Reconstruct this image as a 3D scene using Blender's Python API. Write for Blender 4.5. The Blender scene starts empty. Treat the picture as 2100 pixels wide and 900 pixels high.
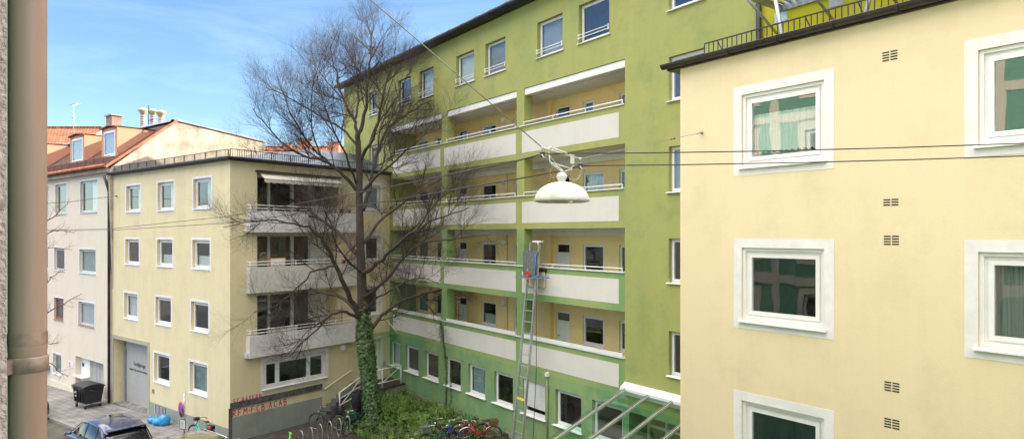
import bpy, math, random
from mathutils import Vector, Matrix
random.seed(7)
R = math.radians
scene = bpy.context.scene
C = scene.collection
# ---------------------------------------------------------------- camera, world, sun, exposure
FPX, HZ = 1335.0, 480.0           # focal length in pixels of a 2100 px wide picture, horizon row
cam_d = bpy.data.cameras.new("camera"); cam = bpy.data.objects.new("camera", cam_d); C.objects.link(cam)
cam_d.sensor_width = 36; cam_d.lens = 36*FPX/2100; cam_d.shift_y = (HZ-450)/2100
cam_d.clip_start = 0.05; cam_d.clip_end = 4000
cam.location = (0, 0, 0); cam.rotation_euler = (R(90), 0, 0)
scene.camera = cam
scene.render.resolution_x = 2100; scene.render.resolution_y = 900
SUN_AZ = R(20)      # angle of the sun direction above +X towards +Y
SUN_EL = R(25)
w = bpy.data.worlds.new("World"); scene.world = w; w.use_nodes = True
nt = w.node_tree; nt.nodes.clear()
out = nt.nodes.new('ShaderNodeOutputWorld'); bg = nt.nodes.new('ShaderNodeBackground')
sky = nt.nodes.new('ShaderNodeTexSky'); sky.sky_type = 'NISHITA'; sky.sun_disc = False
sky.sun_elevation = SUN_EL; sky.sun_rotation = R(90)-SUN_AZ
sky.air_density = 1.0; sky.dust_density = 0.25; sky.ozone_density = 3.2
tc = nt.nodes.new('ShaderNodeTexCoord'); mp = nt.nodes.new('ShaderNodeMapping')
mp.inputs['Rotation'].default_value = (R(12), R(20), R(25)); mp.inputs['Scale'].default_value = (1.3, 3.2, 9.0)
no = nt.nodes.new('ShaderNodeTexNoise'); no.inputs['Scale'].default_value = 1.6; no.inputs['Detail'].default_value = 9
no.inputs['Roughness'].default_value = 0.62; no.inputs['Distortion'].default_value = 0.6
rp = nt.nodes.new('ShaderNodeValToRGB'); rp.color_ramp.elements[0].position = 0.46; rp.color_ramp.elements[1].position = 0.85
rp.color_ramp.elements[0].color = (0, 0, 0, 1); rp.color_ramp.elements[1].color = (0.17, 0.17, 0.17, 1)
mx = nt.nodes.new('ShaderNodeMix'); mx.data_type = 'RGBA'
mx.inputs[7].default_value = (6.5, 7.4, 8.6, 1)
L = nt.links.new
L(tc.outputs['Generated'], mp.inputs[0]); L(mp.outputs[0], no.inputs['Vector']); L(no.outputs[0], rp.inputs[0])
# unseen broken cloud added overhead to brighten the court, thin streaks lower down
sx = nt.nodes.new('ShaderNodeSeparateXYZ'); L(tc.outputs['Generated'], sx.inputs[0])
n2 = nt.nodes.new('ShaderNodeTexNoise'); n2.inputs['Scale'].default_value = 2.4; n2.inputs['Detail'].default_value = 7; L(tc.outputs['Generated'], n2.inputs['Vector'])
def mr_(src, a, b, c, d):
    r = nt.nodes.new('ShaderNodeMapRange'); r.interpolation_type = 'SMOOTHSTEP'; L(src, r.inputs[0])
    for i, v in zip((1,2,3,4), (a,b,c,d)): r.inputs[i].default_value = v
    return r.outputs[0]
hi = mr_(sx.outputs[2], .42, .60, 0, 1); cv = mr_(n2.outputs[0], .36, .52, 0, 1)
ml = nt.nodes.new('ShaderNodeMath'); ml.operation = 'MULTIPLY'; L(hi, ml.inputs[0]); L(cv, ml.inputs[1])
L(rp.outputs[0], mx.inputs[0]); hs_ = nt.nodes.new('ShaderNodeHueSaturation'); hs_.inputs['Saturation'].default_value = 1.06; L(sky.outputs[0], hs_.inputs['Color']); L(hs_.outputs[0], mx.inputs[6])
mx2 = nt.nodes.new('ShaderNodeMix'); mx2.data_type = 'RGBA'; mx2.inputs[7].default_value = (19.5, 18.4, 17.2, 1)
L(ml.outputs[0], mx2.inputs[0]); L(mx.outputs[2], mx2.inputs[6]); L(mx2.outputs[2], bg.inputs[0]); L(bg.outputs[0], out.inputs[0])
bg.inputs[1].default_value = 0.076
sd = bpy.data.lights.new("sun", 'SUN'); sun = bpy.data.objects.new("sun", sd); C.objects.link(sun)
sd.energy = 4.2; sd.angle = R(0.6); sd.color = (1.0, 0.90, 0.74)
sv = Vector((math.cos(SUN_AZ)*math.cos(SUN_EL), math.sin(SUN_AZ)*math.cos(SUN_EL), math.sin(SUN_EL)))
sun.rotation_euler = sv.to_track_quat('Z', 'Y').to_euler(); sun.location = sv*60
vs = scene.view_settings
scene.display_settings.display_device = 'sRGB'
vs.view_transform = 'Standard'; vs.look = 'None'; vs.exposure = 1.79; vs.gamma = 1; vs.use_curve_mapping = False
scene.render.engine = 'CYCLES'
scene.cycles.max_bounces = 8; scene.cycles.diffuse_bounces = 5; scene.cycles.glossy_bounces = 4
scene.cycles.transparent_max_bounces = 12; scene.cycles.caustics_reflective = False; scene.cycles.caustics_refractive = False

# ---------------------------------------------------------------- materials
def lin(c):
    return tuple(((v/255)/12.92 if v/255 <= .04045 else ((v/255+.055)/1.055)**2.4) for v in c)
def newmat(name):
    m = bpy.data.materials.new(name); m.use_nodes = True
    return m, m.node_tree, m.node_tree.nodes['Principled BSDF']
def N(t, typ, **kw):
    n = t.nodes.new(typ)
    for k, v in kw.items(): setattr(n, k, v)
    return n
def mat(name, col, rough=.6, metal=0.0, var=.12, scale=3.0, bump=0.0, bscale=60, spec=.4, col2=None, stretch=(1,1,1), lo=.35, hi=.65, coat=0):
    """surface with noise colour variation and fine bump"""
    m, t, b = newmat(name); l = t.links.new
    tc = N(t,'ShaderNodeTexCoord'); mp = N(t,'ShaderNodeMapping'); mp.inputs['Scale'].default_value = stretch
    l(tc.outputs['Object'], mp.inputs[0])
    n1 = N(t,'ShaderNodeTexNoise'); n1.inputs['Scale'].default_value = scale; n1.inputs['Detail'].default_value = 8; n1.inputs['Roughness'].default_value = .6
    l(mp.outputs[0], n1.inputs['Vector'])
    r = N(t,'ShaderNodeValToRGB'); l(n1.outputs[0], r.inputs[0])
    c2 = col2 if col2 else tuple(v*(1-var) for v in col)
    c1 = col if col2 else tuple(min(1, v*(1+var*.5)) for v in col)
    r.color_ramp.elements[0].position = lo; r.color_ramp.elements[1].position = hi
    r.color_ramp.elements[0].color = (*c2, 1); r.color_ramp.elements[1].color = (*c1, 1)
    l(r.outputs[0], b.inputs['Base Color'])
    b.inputs['Roughness'].default_value = rough; b.inputs['Metallic'].default_value = metal
    b.inputs['Specular IOR Level'].default_value = spec
    if coat: b.inputs['Coat Weight'].default_value = coat; b.inputs['Coat Roughness'].default_value = .04
    if bump:
        n2 = N(t,'ShaderNodeTexNoise'); n2.inputs['Scale'].default_value = bscale; n2.inputs['Detail'].default_value = 4
        l(tc.outputs['Object'], n2.inputs['Vector'])
        bp = N(t,'ShaderNodeBump'); bp.inputs['Strength'].default_value = bump; bp.inputs['Distance'].default_value = .01
        l(n2.outputs[0], bp.inputs['Height']); l(bp.outputs[0], b.inputs['Normal'])
    return m
def plaster(name, col, dirt, amt=.35, bump=.35, bs=45, col2=None, zmix=None, streak=.5):
    """painted render: broad tone drift, vertical weather streaks, small stains"""
    m, t, b = newmat(name); l = t.links.new
    tc = N(t,'ShaderNodeTexCoord')
    def noise(sc, st, det=6, ro=.6):
        mp = N(t,'ShaderNodeMapping'); mp.inputs['Scale'].default_value = st; l(tc.outputs['Object'], mp.inputs[0])
        n = N(t,'ShaderNodeTexNoise'); n.inputs['Scale'].default_value = sc; n.inputs['Detail'].default_value = det; n.inputs['Roughness'].default_value = ro
        l(mp.outputs[0], n.inputs['Vector']); return n.outputs[0]
    def ramp(s, a, b_, x=0.0, y=1.0):
        r = N(t,'ShaderNodeMapRange'); r.inputs[1].default_value = a; r.inputs[2].default_value = b_; r.inputs[3].default_value = x; r.inputs[4].default_value = y
        l(s, r.inputs[0]); return r.outputs[0]
    def mix(f, a, b_, typ='MIX'):
        x = N(t,'ShaderNodeMix', data_type='RGBA', blend_type=typ)
        for s, i in ((f,0),(a,6),(b_,7)):
            if isinstance(s, (tuple, float, int)): x.inputs[i].default_value = (*s, 1) if isinstance(s, tuple) else s
            else: l(s, x.inputs[i])
        return x.outputs[2]
    c = tuple(col)
    if col2:
        f = ramp(noise(.35, (1,1,.55), 5), .42, .62)
        if zmix:                                   # an older coat shows below a wavy edge
            sx = N(t,'ShaderNodeSeparateXYZ'); l(tc.outputs['Object'], sx.inputs[0])
            z = ramp(sx.outputs[2], zmix[0], zmix[1], 1, 0)
            ad = N(t,'ShaderNodeMath', operation='ADD'); l(z, ad.inputs[0])
            ml = N(t,'ShaderNodeMath', operation='MULTIPLY'); l(f, ml.inputs[0]); ml.inputs[1].default_value = .38
            l(ml.outputs[0], ad.inputs[1]); ad.use_clamp = True; f = ad.outputs[0]
        c = mix(f, c, tuple(col2))
    c = mix(ramp(noise(1.2, (1,1,.12), 7, .7), .46, .7, 0, amt*streak), c, tuple(dirt))
    c = mix(ramp(noise(6, (1,1,.05), 5, .7), .50, .72, 0, amt*streak*.8), c, tuple(dirt))
    c = mix(ramp(noise(.9, (1,1,1), 9, .72), .48, .72, 0, amt), c, tuple(dirt))
    c = mix(ramp(noise(14, (1,1,1), 4, .7), .60, .74, 0, amt*.6), c, tuple(dirt))
    l(c, b.inputs['Base Color']) 
    b.inputs['Roughness'].default_value = .9; b.inputs['Specular IOR Level'].default_value = .2
    n2 = N(t,'ShaderNodeTexNoise'); n2.inputs['Scale'].default_value = bs; n2.inputs['Detail'].default_value = 3; l(tc.outputs['Object'], n2.inputs['Vector'])
    bp = N(t,'ShaderNodeBump'); bp.inputs['Strength'].default_value = bump; bp.inputs['Distance'].default_value = .012
    l(n2.outputs[0], bp.inputs['Height']); l(bp.outputs[0], b.inputs['Normal'])
    return m
def bricks(name, c1, c2, cm, sx=1.0, w_=.3, h_=.12, mortar=.01, rough=.8, bump=.6, offset=.5, axis='XY', rot=0, big=.3):
    m, t, b = newmat(name); l = t.links.new
    tc = N(t,'ShaderNodeTexCoord'); src = tc.outputs['Object']
    if axis == 'XZ':
        s = N(t,'ShaderNodeSeparateXYZ'); l(src, s.inputs[0]); cb = N(t,'ShaderNodeCombineXYZ'); l(s.outputs[0], cb.inputs[0]); l(s.outputs[2], cb.inputs[1]); src = cb.outputs[0]
    if axis == 'UZ':
        s = N(t,'ShaderNodeSeparateXYZ'); l(src, s.inputs[0]); cb = N(t,'ShaderNodeCombineXYZ'); ad = N(t,'ShaderNodeMath', operation='ADD')
        l(s.outputs[0], ad.inputs[0]); l(s.outputs[1], ad.inputs[1]); l(ad.outputs[0], cb.inputs[0]); l(s.outputs[2], cb.inputs[1]); src = cb.outputs[0]
    mp = N(t,'ShaderNodeMapping'); mp.inputs['Rotation'].default_value = (0,0,rot); l(src, mp.inputs[0])
    br = N(t,'ShaderNodeTexBrick'); l(mp.outputs[0], br.inputs[0])
    br.inputs['Scale'].default_value = sx; br.inputs['Brick Width'].default_value = w_; br.inputs['Row Height'].default_value = h_
    br.inputs['Mortar Size'].default_value = mortar; br.offset = offset
    br.inputs['Color1'].default_value = (*c1,1); br.inputs['Color2'].default_value = (*c2,1); br.inputs['Mortar'].default_value = (*cm,1)
    n = N(t,'ShaderNodeTexNoise'); n.inputs['Scale'].default_value = 1.3; n.inputs['Detail'].default_value = 8; l(tc.outputs['Object'], n.inputs['Vector'])
    mr = N(t,'ShaderNodeMapRange'); mr.inputs[1].default_value = .35; mr.inputs[2].default_value = .7; mr.inputs[3].default_value = 1-big; mr.inputs[4].default_value = 1.1; l(n.outputs[0], mr.inputs[0])
    vm = N(t,'ShaderNodeVectorMath', operation='SCALE'); l(br.outputs[0], vm.inputs[0]); l(mr.outputs[0], vm.inputs['Scale'])
    l(vm.outputs[0], b.inputs['Base Color']); b.inputs['Roughness'].default_value = rough; b.inputs['Specular IOR Level'].default_value = .25
    bp = N(t,'ShaderNodeBump'); bp.inputs['Strength'].default_value = bump; bp.inputs['Distance'].default_value = .02; bp.invert = True
    l(br.outputs[1], bp.inputs['Height']); l(bp.outputs[0], b.inputs['Normal'])
    return m
def tiles(name, c1, c2, ang=0):
    """clay tile courses: bands across the slope (object z) and columns along it"""
    m = bricks(name, c1, c2, tuple(v*.25 for v in c1), w_=.26, h_=.2, mortar=.022, axis='UZ', bump=1.0, offset=.5, big=.35, rough=.85)
    return m
def glassmat(name, tint=(.8,.85,.85), refl=.13, ior=1.5):
    m = bpy.data.materials.new(name); m.use_nodes = True; t = m.node_tree; t.nodes.clear(); l = t.links.new
    o = N(t,'ShaderNodeOutputMaterial'); tr = N(t,'ShaderNodeBsdfTransparent'); gl = N(t,'ShaderNodeBsdfGlossy'); mxs = N(t,'ShaderNodeMixShader')
    tr.inputs[0].default_value = (*tint,1); gl.inputs['Roughness'].default_value = .015; gl.inputs[0].default_value = (.95,.97,1,1)
    lw = N(t,'ShaderNodeLayerWeight'); fr = N(t,'ShaderNodeMath', operation='POWER'); l(lw.outputs['Facing'], fr.inputs[0]); fr.inputs[1].default_value = 4.0
    mr = N(t,'ShaderNodeMapRange'); mr.inputs[3].default_value = refl; mr.inputs[4].default_value = 1
    nz = N(t,'ShaderNodeTexNoise'); nz.inputs['Scale'].default_value = .9; tc_ = N(t,'ShaderNodeTexCoord'); l(tc_.outputs['Object'], nz.inputs['Vector'])
    bp = N(t,'ShaderNodeBump'); bp.inputs['Strength'].default_value = .25; bp.inputs['Distance'].default_value = .02; l(nz.outputs[0], bp.inputs['Height']); l(bp.outputs[0], gl.inputs['Normal'])
    l(fr.outputs[0], mr.inputs[0]); l(mr.outputs[0], mxs.inputs[0]); l(tr.outputs[0], mxs.inputs[1]); l(gl.outputs[0], mxs.inputs[2]); l(mxs.outputs[0], o.inputs[0])
    return m
M = {}
M['near_yellow'] = plaster('near_yellow_render', (.735,.60,.405), (.52,.41,.27), .34, .22, 38, streak=.3)
M['corner_yellow'] = plaster('corner_yellow_render', (.70,.60,.385), (.44,.40,.24), .4, .3, 40)
M['beige'] = plaster('beige_render', (.70,.62,.51), (.50,.45,.36), .3)
M['gable'] = plaster('weathered_gable_render', (.52,.44,.34), (.16,.14,.12), .95, .6, 20, streak=.5)
M['green'] = plaster('green_render', (.37,.365,.125), (.15,.235,.10), .5, .4, 40, col2=(.25,.32,.11), zmix=(-2,-1.0), streak=.28)
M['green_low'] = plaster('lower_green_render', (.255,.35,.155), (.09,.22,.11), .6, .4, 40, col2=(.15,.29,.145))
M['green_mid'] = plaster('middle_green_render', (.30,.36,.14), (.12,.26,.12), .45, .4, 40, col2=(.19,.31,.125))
M['lime'] = plaster('lime_render', (.50,.47,.035), (.36,.36,.04), .4)
M['gallery'] = plaster('gallery_ochre_render', (.88,.66,.33), (.66,.48,.25), .4)
M['gal_white'] = plaster('gallery_white_paint', (.80,.79,.76), (.45,.44,.42), .3, .15)
M['panel'] = plaster('grey_panel_paint', (.64,.61,.555), (.46,.44,.40), .25, .2)
M['plinth'] = plaster('grey_plinth', (.30,.32,.29), (.18,.20,.18), .6)
M['own_green'] = plaster('own_green_render', (.21,.42,.31), (.17,.35,.26), .3)
M['own_cream'] = plaster('own_cream_render', (.74,.69,.58), (.6,.56,.46), .3)
M['jamb'] = mat('rough_jamb_plaster', (.90,.74,.64), .95, var=.3, scale=40, bump=1.0, bscale=110)
M['white'] = mat('white_paint', (.78,.78,.75), .5, var=.08, scale=2)
M['surround'] = mat('white_surround_paint', (.74,.705,.71), .85, var=.1, scale=3, bump=.2, bscale=50)
M['frame'] = mat('white_window_plastic', (.77,.745,.755), .35, var=.05, scale=2, spec=.5)
M['oldframe'] = mat('grey_white_frame', (.62,.63,.65), .45, var=.1)
M['redsill'] = mat('red_brown_sill', (.33,.14,.09), .6, var=.3)
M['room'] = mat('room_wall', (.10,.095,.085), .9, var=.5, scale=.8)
M['curtain'] = mat('white_net_curtain', (.72,.74,.72), .9, var=.2, scale=6, stretch=(6,6,.4))
M['teal_curtain'] = mat('grey_green_blind', (.30,.40,.38), .9, var=.15, scale=3)
M['drape'] = mat('dark_drape', (.22,.22,.20), .9, var=.4, scale=8, stretch=(8,8,.2))
M['blind'] = mat('pale_blind', (.62,.64,.66), .7, var=.1)
M['shutter'] = bricks('roller_shutter', (.72,.72,.70), (.68,.68,.67), (.3,.3,.3), w_=50, h_=.05, mortar=.004, axis='XZ', big=.1, bump=.8)
M['glass'] = glassmat('window_glass')
M['canopy_glass'] = glassmat('canopy_glass', (.66,.90,.79), .07, 1.4)
M['gutter'] = mat('brown_metal_gutter', (.075,.062,.055), .42, .55, var=.35, scale=2, spec=.5)
M['dark_gutter'] = mat('dark_metal_gutter', (.045,.05,.06), .45, .5, var=.35)
M['copper'] = mat('copper_gutter', (.42,.15,.085), .5, .5, var=.4, scale=3)
M['dormer'] = plaster('salmon_dormer_render', (.58,.27,.17), (.45,.22,.15), .5)
M['dtile'] = tiles('brown_clay_tiles', (.17,.08,.06), (.10,.055,.05))
M['otile'] = tiles('orange_clay_tiles', (.50,.20,.10), (.38,.15,.08))
M['roofsheet'] = mat('grey_roof_sheet', (.30,.33,.37), .4, .6, var=.25, scale=1.5)
M['roofblue'] = mat('blue_grey_roof_sheet', (.09,.11,.15), .38, .5, var=.4, scale=2, stretch=(3,.3,1))
M['roofdark'] = mat('dark_roof_felt', (.07,.08,.10), .7, var=.4, scale=1.2)
M['rail'] = mat('dark_iron', (.04,.035,.04), .5, .4, var=.3)
M['railred'] = mat('rusty_red_iron', (.22,.09,.07), .6, .3, var=.3)
M['galv'] = mat('galvanised_steel', (.42,.44,.46), .4, .8, var=.3, scale=12)
M['alu'] = mat('aluminium', (.52,.53,.54), .38, .7, var=.15, scale=10)
M['lamp_white'] = mat('lamp_enamel', (.64,.62,.60), .45, var=.15, scale=7, bump=.1)
M['lamp_glass'] = mat('yellowed_lamp_glass', (.60,.50,.34), .3, var=.4, scale=9)
M['porcelain'] = mat('brown_insulator', (.10,.06,.055), .2, var=.2, spec=.7)
M['cable'] = mat('cable', (.035,.033,.03), .6, var=.2)
M['steelrope'] = mat('steel_rope', (.30,.28,.24), .5, .5, var=.3, scale=30)
M['brick'] = bricks('chimney_brick', (.42,.22,.17), (.30,.16,.13), (.5,.46,.4), w_=.25, h_=.085, mortar=.008, axis='UZ')
M['bark'] = mat('bark', (.09,.068,.052), .95, var=.5, scale=5, bump=1, bscale=18, stretch=(3,3,.6), col2=(.045,.038,.034))
M['twig'] = mat('twig_bark', (.052,.037,.033), .9, var=.3, scale=4)
M['twig_l'] = mat('brown_twig', (.16,.085,.06), .9, var=.3, scale=4)
M['ivy'] = mat('ivy_leaf', (.10,.165,.05), .42, var=.5, scale=9, col2=(.03,.06,.02), spec=.5)
M['grass'] = mat('ground_cover_leaf', (.15,.25,.045), .7, scale=1.6, col2=(.05,.10,.02))
M['soil'] = mat('soil', (.05,.045,.03), .95, var=.5, scale=3, bump=.6, bscale=12)
M['asphalt'] = mat('asphalt', (.07,.07,.072), .9, var=.3, scale=2, bump=.4, bscale=80)
SA = math.atan2(-1, 1.296)
M['slabs'] = bricks('pavement_slabs', (.30,.29,.28), (.25,.245,.24), (.11,.105,.10), w_=.5, h_=.35, mortar=.012, rot=-SA, big=.35, bump=.4)
M['setts'] = bricks('granite_setts', (.20,.18,.15), (.14,.13,.115), (.055,.05,.045), w_=.13, h_=.1, mortar=.014, rot=-SA, big=.4, bump=.9)
M['kerb'] = mat('granite_kerb', (.27,.26,.25), .8, var=.2, scale=6)
M['courtpave'] = bricks('court_paving', (.105,.075,.062), (.085,.062,.052), (.04,.035,.03), w_=.4, h_=.4, mortar=.015, rot=-SA, big=.4, bump=.4, offset=0)
M['concrete'] = plaster('old_concrete', (.36,.34,.27), (.15,.15,.09), .8)
M['doorgrey'] = mat('grey_door_paint', (.40,.39,.385), .5, var=.06)
M['bluegrey'] = mat('blue_grey_metal', (.16,.22,.27), .5, var=.1)
M['garage_frame'] = plaster('garage_surround', (.40,.38,.29), (.3,.29,.23), .3)
M['black'] = mat('black_plastic', (.018,.018,.022), .4, var=.3, spec=.5)
M['black_matt'] = mat('black_cloth', (.015,.016,.02), .85, var=.4)
M['rubber'] = mat('tyre_rubber', (.02,.02,.02), .8, var=.2)
M['chrome'] = mat('bright_metal', (.62,.62,.62), .25, .9, var=.1)
M['carblue'] = mat('dark_blue_car_paint', (.012,.022,.10), .28, .3, var=.05, coat=1)
M['cardark'] = mat('black_car_paint', (.012,.012,.014), .25, .2, var=.05, coat=1)
M['cartan'] = mat('olive_brown_car_paint', (.16,.135,.08), .28, .5, var=.05, coat=1)
M['carglass'] = mat('dark_car_glass', (.015,.018,.02), .06, var=.1, spec=.9)
M['lampred'] = mat('red_lamp_plastic', (.45,.02,.02), .2, var=.1, spec=.6)
M['lampclear'] = mat('clear_lamp_plastic', (.6,.62,.65), .12, .3, var=.2, spec=.8)
M['bagblue'] = mat('blue_bag_film', (.03,.30,.62), .3, var=.35, scale=9, spec=.6)
M['signred'] = mat('sign_red', (.62,.06,.03), .5, var=.05); M['signblue'] = mat('sign_blue', (.02,.07,.42), .5, var=.05)
M['teal'] = mat('teal_paint', (.05,.50,.40), .35, var=.05)
M['lime_green'] = mat('lime_green_paint', (.12,.75,.05), .35, var=.05)
M['bikered'] = mat('red_paint', (.45,.03,.05), .35, var=.05); M['bikegreen'] = mat('green_paint', (.03,.28,.12), .35, var=.05)
M['bikeblue'] = mat('violet_blue_paint', (.05,.04,.30), .35, var=.05); M['wicker'] = mat('wicker', (.20,.12,.06), .8, var=.5, scale=30, bump=.8, bscale=60)
M['graffiti'] = mat('magenta_spray', (.62,.015,.14), .7, var=.2, scale=20)
M['trimwood'] = mat('weathered_grey_trim', (.14,.14,.135), .85, var=.6, scale=5, col2=(.045,.045,.05), stretch=(1,1,1))
M['text'] = mat('dark_lettering', (.05,.05,.055), .6, var=.05)
M['red'] = mat('red_fabric', (.42,.06,.03), .8, var=.2); M['maroon'] = mat('maroon_fabric', (.06,.012,.02), .85, var=.3)
M['orange'] = mat('orange_paint', (.55,.20,.03), .6, var=.2); M['yellowtape'] = mat('yellow_marker', (.80,.55,.03), .5, var=.1)
M['bluetape'] = mat('blue_strap', (.02,.16,.5), .6, var=.1)
M['ply'] = mat('pale_padding_board', (.62,.55,.36), .8, var=.1); M['wood'] = mat('brown_wood', (.25,.13,.06), .7, var=.3, scale=8)
M['pipe'] = mat('zinc_downpipe_paint', (.52,.345,.275), .38, .1, var=.3, scale=4, stretch=(3,3,.35), spec=.5, col2=(.42,.285,.225))
M['piperust'] = mat('pipe_bracket_rust', (.42,.29,.235), .5, .15, var=.4, scale=18)
M['pot'] = mat('terracotta', (.40,.17,.09), .8, var=.2); M['greenpl'] = mat('dark_green_plastic', (.015,.10,.05), .5, var=.2)
M['intyellow'] = mat('lobby_wall', (.42,.38,.06), .8, var=.1)
M['ochre'] = mat('yellowed_pipe_cap', (.45,.35,.20), .6, var=.4, scale=8)
M['duct'] = bricks('foil_duct_bands', (.55,.5,.46), (.5,.44,.4), (.38,.12,.07), w_=30, h_=.16, mortar=.03, axis='XZ', big=.1)
M['beam'] = mat('pale_grey_powder_coat', (.60,.60,.57), .45, var=.12, scale=4)
M['art'] = mat('warm_grey_panel', (.17,.17,.18), .7, var=.5, scale=16)

# ---------------------------------------------------------------- mesh helpers
class MB:
    def __init__(s): s.v = []; s.f = []; s.sm = []
    def add(s, vs, fs, smooth=False):
        o = len(s.v); s.v += [tuple(p) for p in vs]; s.f += [tuple(i+o for i in f) for f in fs]; s.sm += [smooth]*len(fs); return s
    def box(s, x0, x1, y0, y1, z0, z1):
        if x0 > x1: x0, x1 = x1, x0
        if y0 > y1: y0, y1 = y1, y0
        if z0 > z1: z0, z1 = z1, z0
        return s.add([(x0,y0,z0),(x1,y0,z0),(x1,y1,z0),(x0,y1,z0),(x0,y0,z1),(x1,y0,z1),(x1,y1,z1),(x0,y1,z1)],
                     [(0,3,2,1),(4,5,6,7),(0,1,5,4),(1,2,6,5),(2,3,7,6),(3,0,4,7)])
    def quad(s, a, b, c, d): return s.add([a,b,c,d], [(0,1,2,3)])
    def prism(s, pts, a, b):
        """pts: polygon of 3D points, extruded by vector b-a"""
        off = Vector(b)-Vector(a); n = len(pts); P = [Vector(p) for p in pts]
        return s.add(P+[p+off for p in P], [tuple(range(n))[::-1], tuple(range(n,2*n))]+[(i,(i+1)%n,n+(i+1)%n,n+i) for i in range(n)])
    def ring(s, x0, x1, z0, z1, w_, y0, y1, wb=None, wt=None):
        wb = w_ if wb is None else wb; wt = w_ if wt is None else wt
        s.box(x0,x0+w_,y0,y1,z0,z1); s.box(x1-w_,x1,y0,y1,z0,z1)
        s.box(x0+w_,x1-w_,y0,y1,z0,z0+wb); return s.box(x0+w_,x1-w_,y0,y1,z1-wt,z1)
    def tube(s, pts, r, n=6, caps=True, smooth=True):
        P = [Vector(p) for p in pts]; k = len(P); rr = r if isinstance(r,(list,tuple)) else [r]*k
        vs = []; prev = None
        for i in range(k):
            t = (P[min(i+1,k-1)]-P[max(i-1,0)])
            if t.length < 1e-9: t = Vector((0,0,1))
            t.normalize()
            if prev is None:
                a = Vector((0,0,1)) if abs(t.z) < .9 else Vector((1,0,0)); u = t.cross(a).normalized()
            else:
                u = prev - t*prev.dot(t)
                u = u.normalized() if u.length > 1e-6 else t.orthogonal().normalized()
            prev = u; q = t.cross(u)
            for j in range(n):
                an = 2*math.pi*j/n; vs.append(P[i]+(u*math.cos(an)+q*math.sin(an))*rr[i])
        fs = [(i*n+j, i*n+(j+1)%n, (i+1)*n+(j+1)%n, (i+1)*n+j) for i in range(k-1) for j in range(n)]
        if caps and n > 3: fs += [tuple(range(n))[::-1], tuple(range((k-1)*n, k*n))]
        return s.add(vs, fs, smooth)
    def lathe(s, prof, c=(0,0,0), n=24, axis='Z', smooth=True):
        vs = []
        for (r, h) in prof:
            for j in range(n):
                an = 2*math.pi*j/n; x, y = r*math.cos(an), r*math.sin(an)
                p = (x,y,h) if axis == 'Z' else ((h,x,y) if axis == 'X' else (x,h,y))
                vs.append((p[0]+c[0], p[1]+c[1], p[2]+c[2]))
        k = len(prof)
        fs = [(i*n+j, i*n+(j+1)%n, (i+1)*n+(j+1)%n, (i+1)*n+j) for i in range(k-1) for j in range(n)]
        return s.add(vs, fs, smooth)
    def blob(s, c, r, sc=(1,1,1), n=10, m=7, jit=0.0):
        vs = []
        for i in range(m+1):
            ph = math.pi*i/m
            for j in range(n):
                th = 2*math.pi*j/n; k = 1+random.uniform(-jit,jit)
                vs.append((c[0]+r*sc[0]*k*math.sin(ph)*math.cos(th), c[1]+r*sc[1]*k*math.sin(ph)*math.sin(th), c[2]+r*sc[2]*k*math.cos(ph)))
        return s.add(vs, [(i*n+j,(i+1)*n+j,(i+1)*n+(j+1)%n,i*n+(j+1)%n) for i in range(m) for j in range(n)], True)
    def xf(s, mtx):
        s.v = [tuple(mtx @ Vector(p)) for p in s.v]; return s
    def build(s, name, m, parent=None, F=None, bevel=0):
        vs = s.v
        if F is not None: vs = [tuple(F.X @ Vector(p)) for p in vs]
        me = bpy.data.meshes.new(name); me.from_pydata(vs, [], s.f); me.materials.append(M[m] if isinstance(m,str) else m)
        me.polygons.foreach_set('use_smooth', s.sm); me.update()
        o = bpy.data.objects.new(name, me); C.objects.link(o)
        if parent: o.parent = parent
        if bevel:
            bv = o.modifiers.new('bevel','BEVEL'); bv.width = bevel; bv.segments = 2; bv.limit_method = 'ANGLE'
        return o
def tag(o, label=None, cat=None, group=None, kind=None):
    if label: o['label'] = label
    if cat: o['category'] = cat
    if group: o['group'] = group
    if kind: o['kind'] = kind
    return o
def thing(name, label, cat, loc=(0,0,0), rz=0, group=None):
    o = bpy.data.objects.new(name, None); C.objects.link(o); o.location = loc; o.rotation_euler = (0,0,rz); o.empty_display_size = .3
    return tag(o, label, cat, group)
def P3(px, py, Y): return Vector(((px-1050)/FPX*Y, Y, (HZ-py)/FPX*Y))
class Fac:
    """a facade plane: x along it (to the right of the picture), y into the building, z up, seen from the camera"""
    def __init__(s, ox, oy, vx, root=None, base=0, flip=False):
        d = Vector(((vx-1050)/FPX, 1)).normalized()
        if d.x < 0 or flip: d = -d
        if flip: d = -d if d.x < 0 else d
        s.d = d; s.n = Vector((-d.y, d.x)); s.O = Vector((ox, oy)); s.ang = math.atan2(d.y, d.x)
        s.W = Matrix.Translation((ox, oy, 0)) @ Matrix.Rotation(s.ang, 4, 'Z')
        s.root = root; s.base = base; s.X = Matrix.Identity(4)
    def setroot(s, name=None, label=None, cat=None, base=0, root=None, rootF=None):
        if root is None:
            s.root = thing(name, label, cat, (s.O.x, s.O.y, base), s.ang); s.RW = Matrix.Translation((s.O.x, s.O.y, base)) @ Matrix.Rotation(s.ang, 4, 'Z')
        else: s.root = root; s.RW = rootF.RW
        s.X = s.RW.inverted() @ s.W; return s.root
    def uz(s, px, py, dep=0.0):
        r = Vector(((px-1050)/FPX, 1)); O = s.O + s.n*dep
        k = O.dot(s.n)/r.dot(s.n); p = r*k
        return (p-s.O).dot(s.d), (HZ-py)/FPX*k
    def u(s, px, dep=0.0): return s.uz(px, 480, dep)[0]
    def z(s, px, py, dep=0.0): return s.uz(px, py, dep)[1]
    def world(s, u, y, z): return s.W @ Vector((u, y, z))
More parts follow.
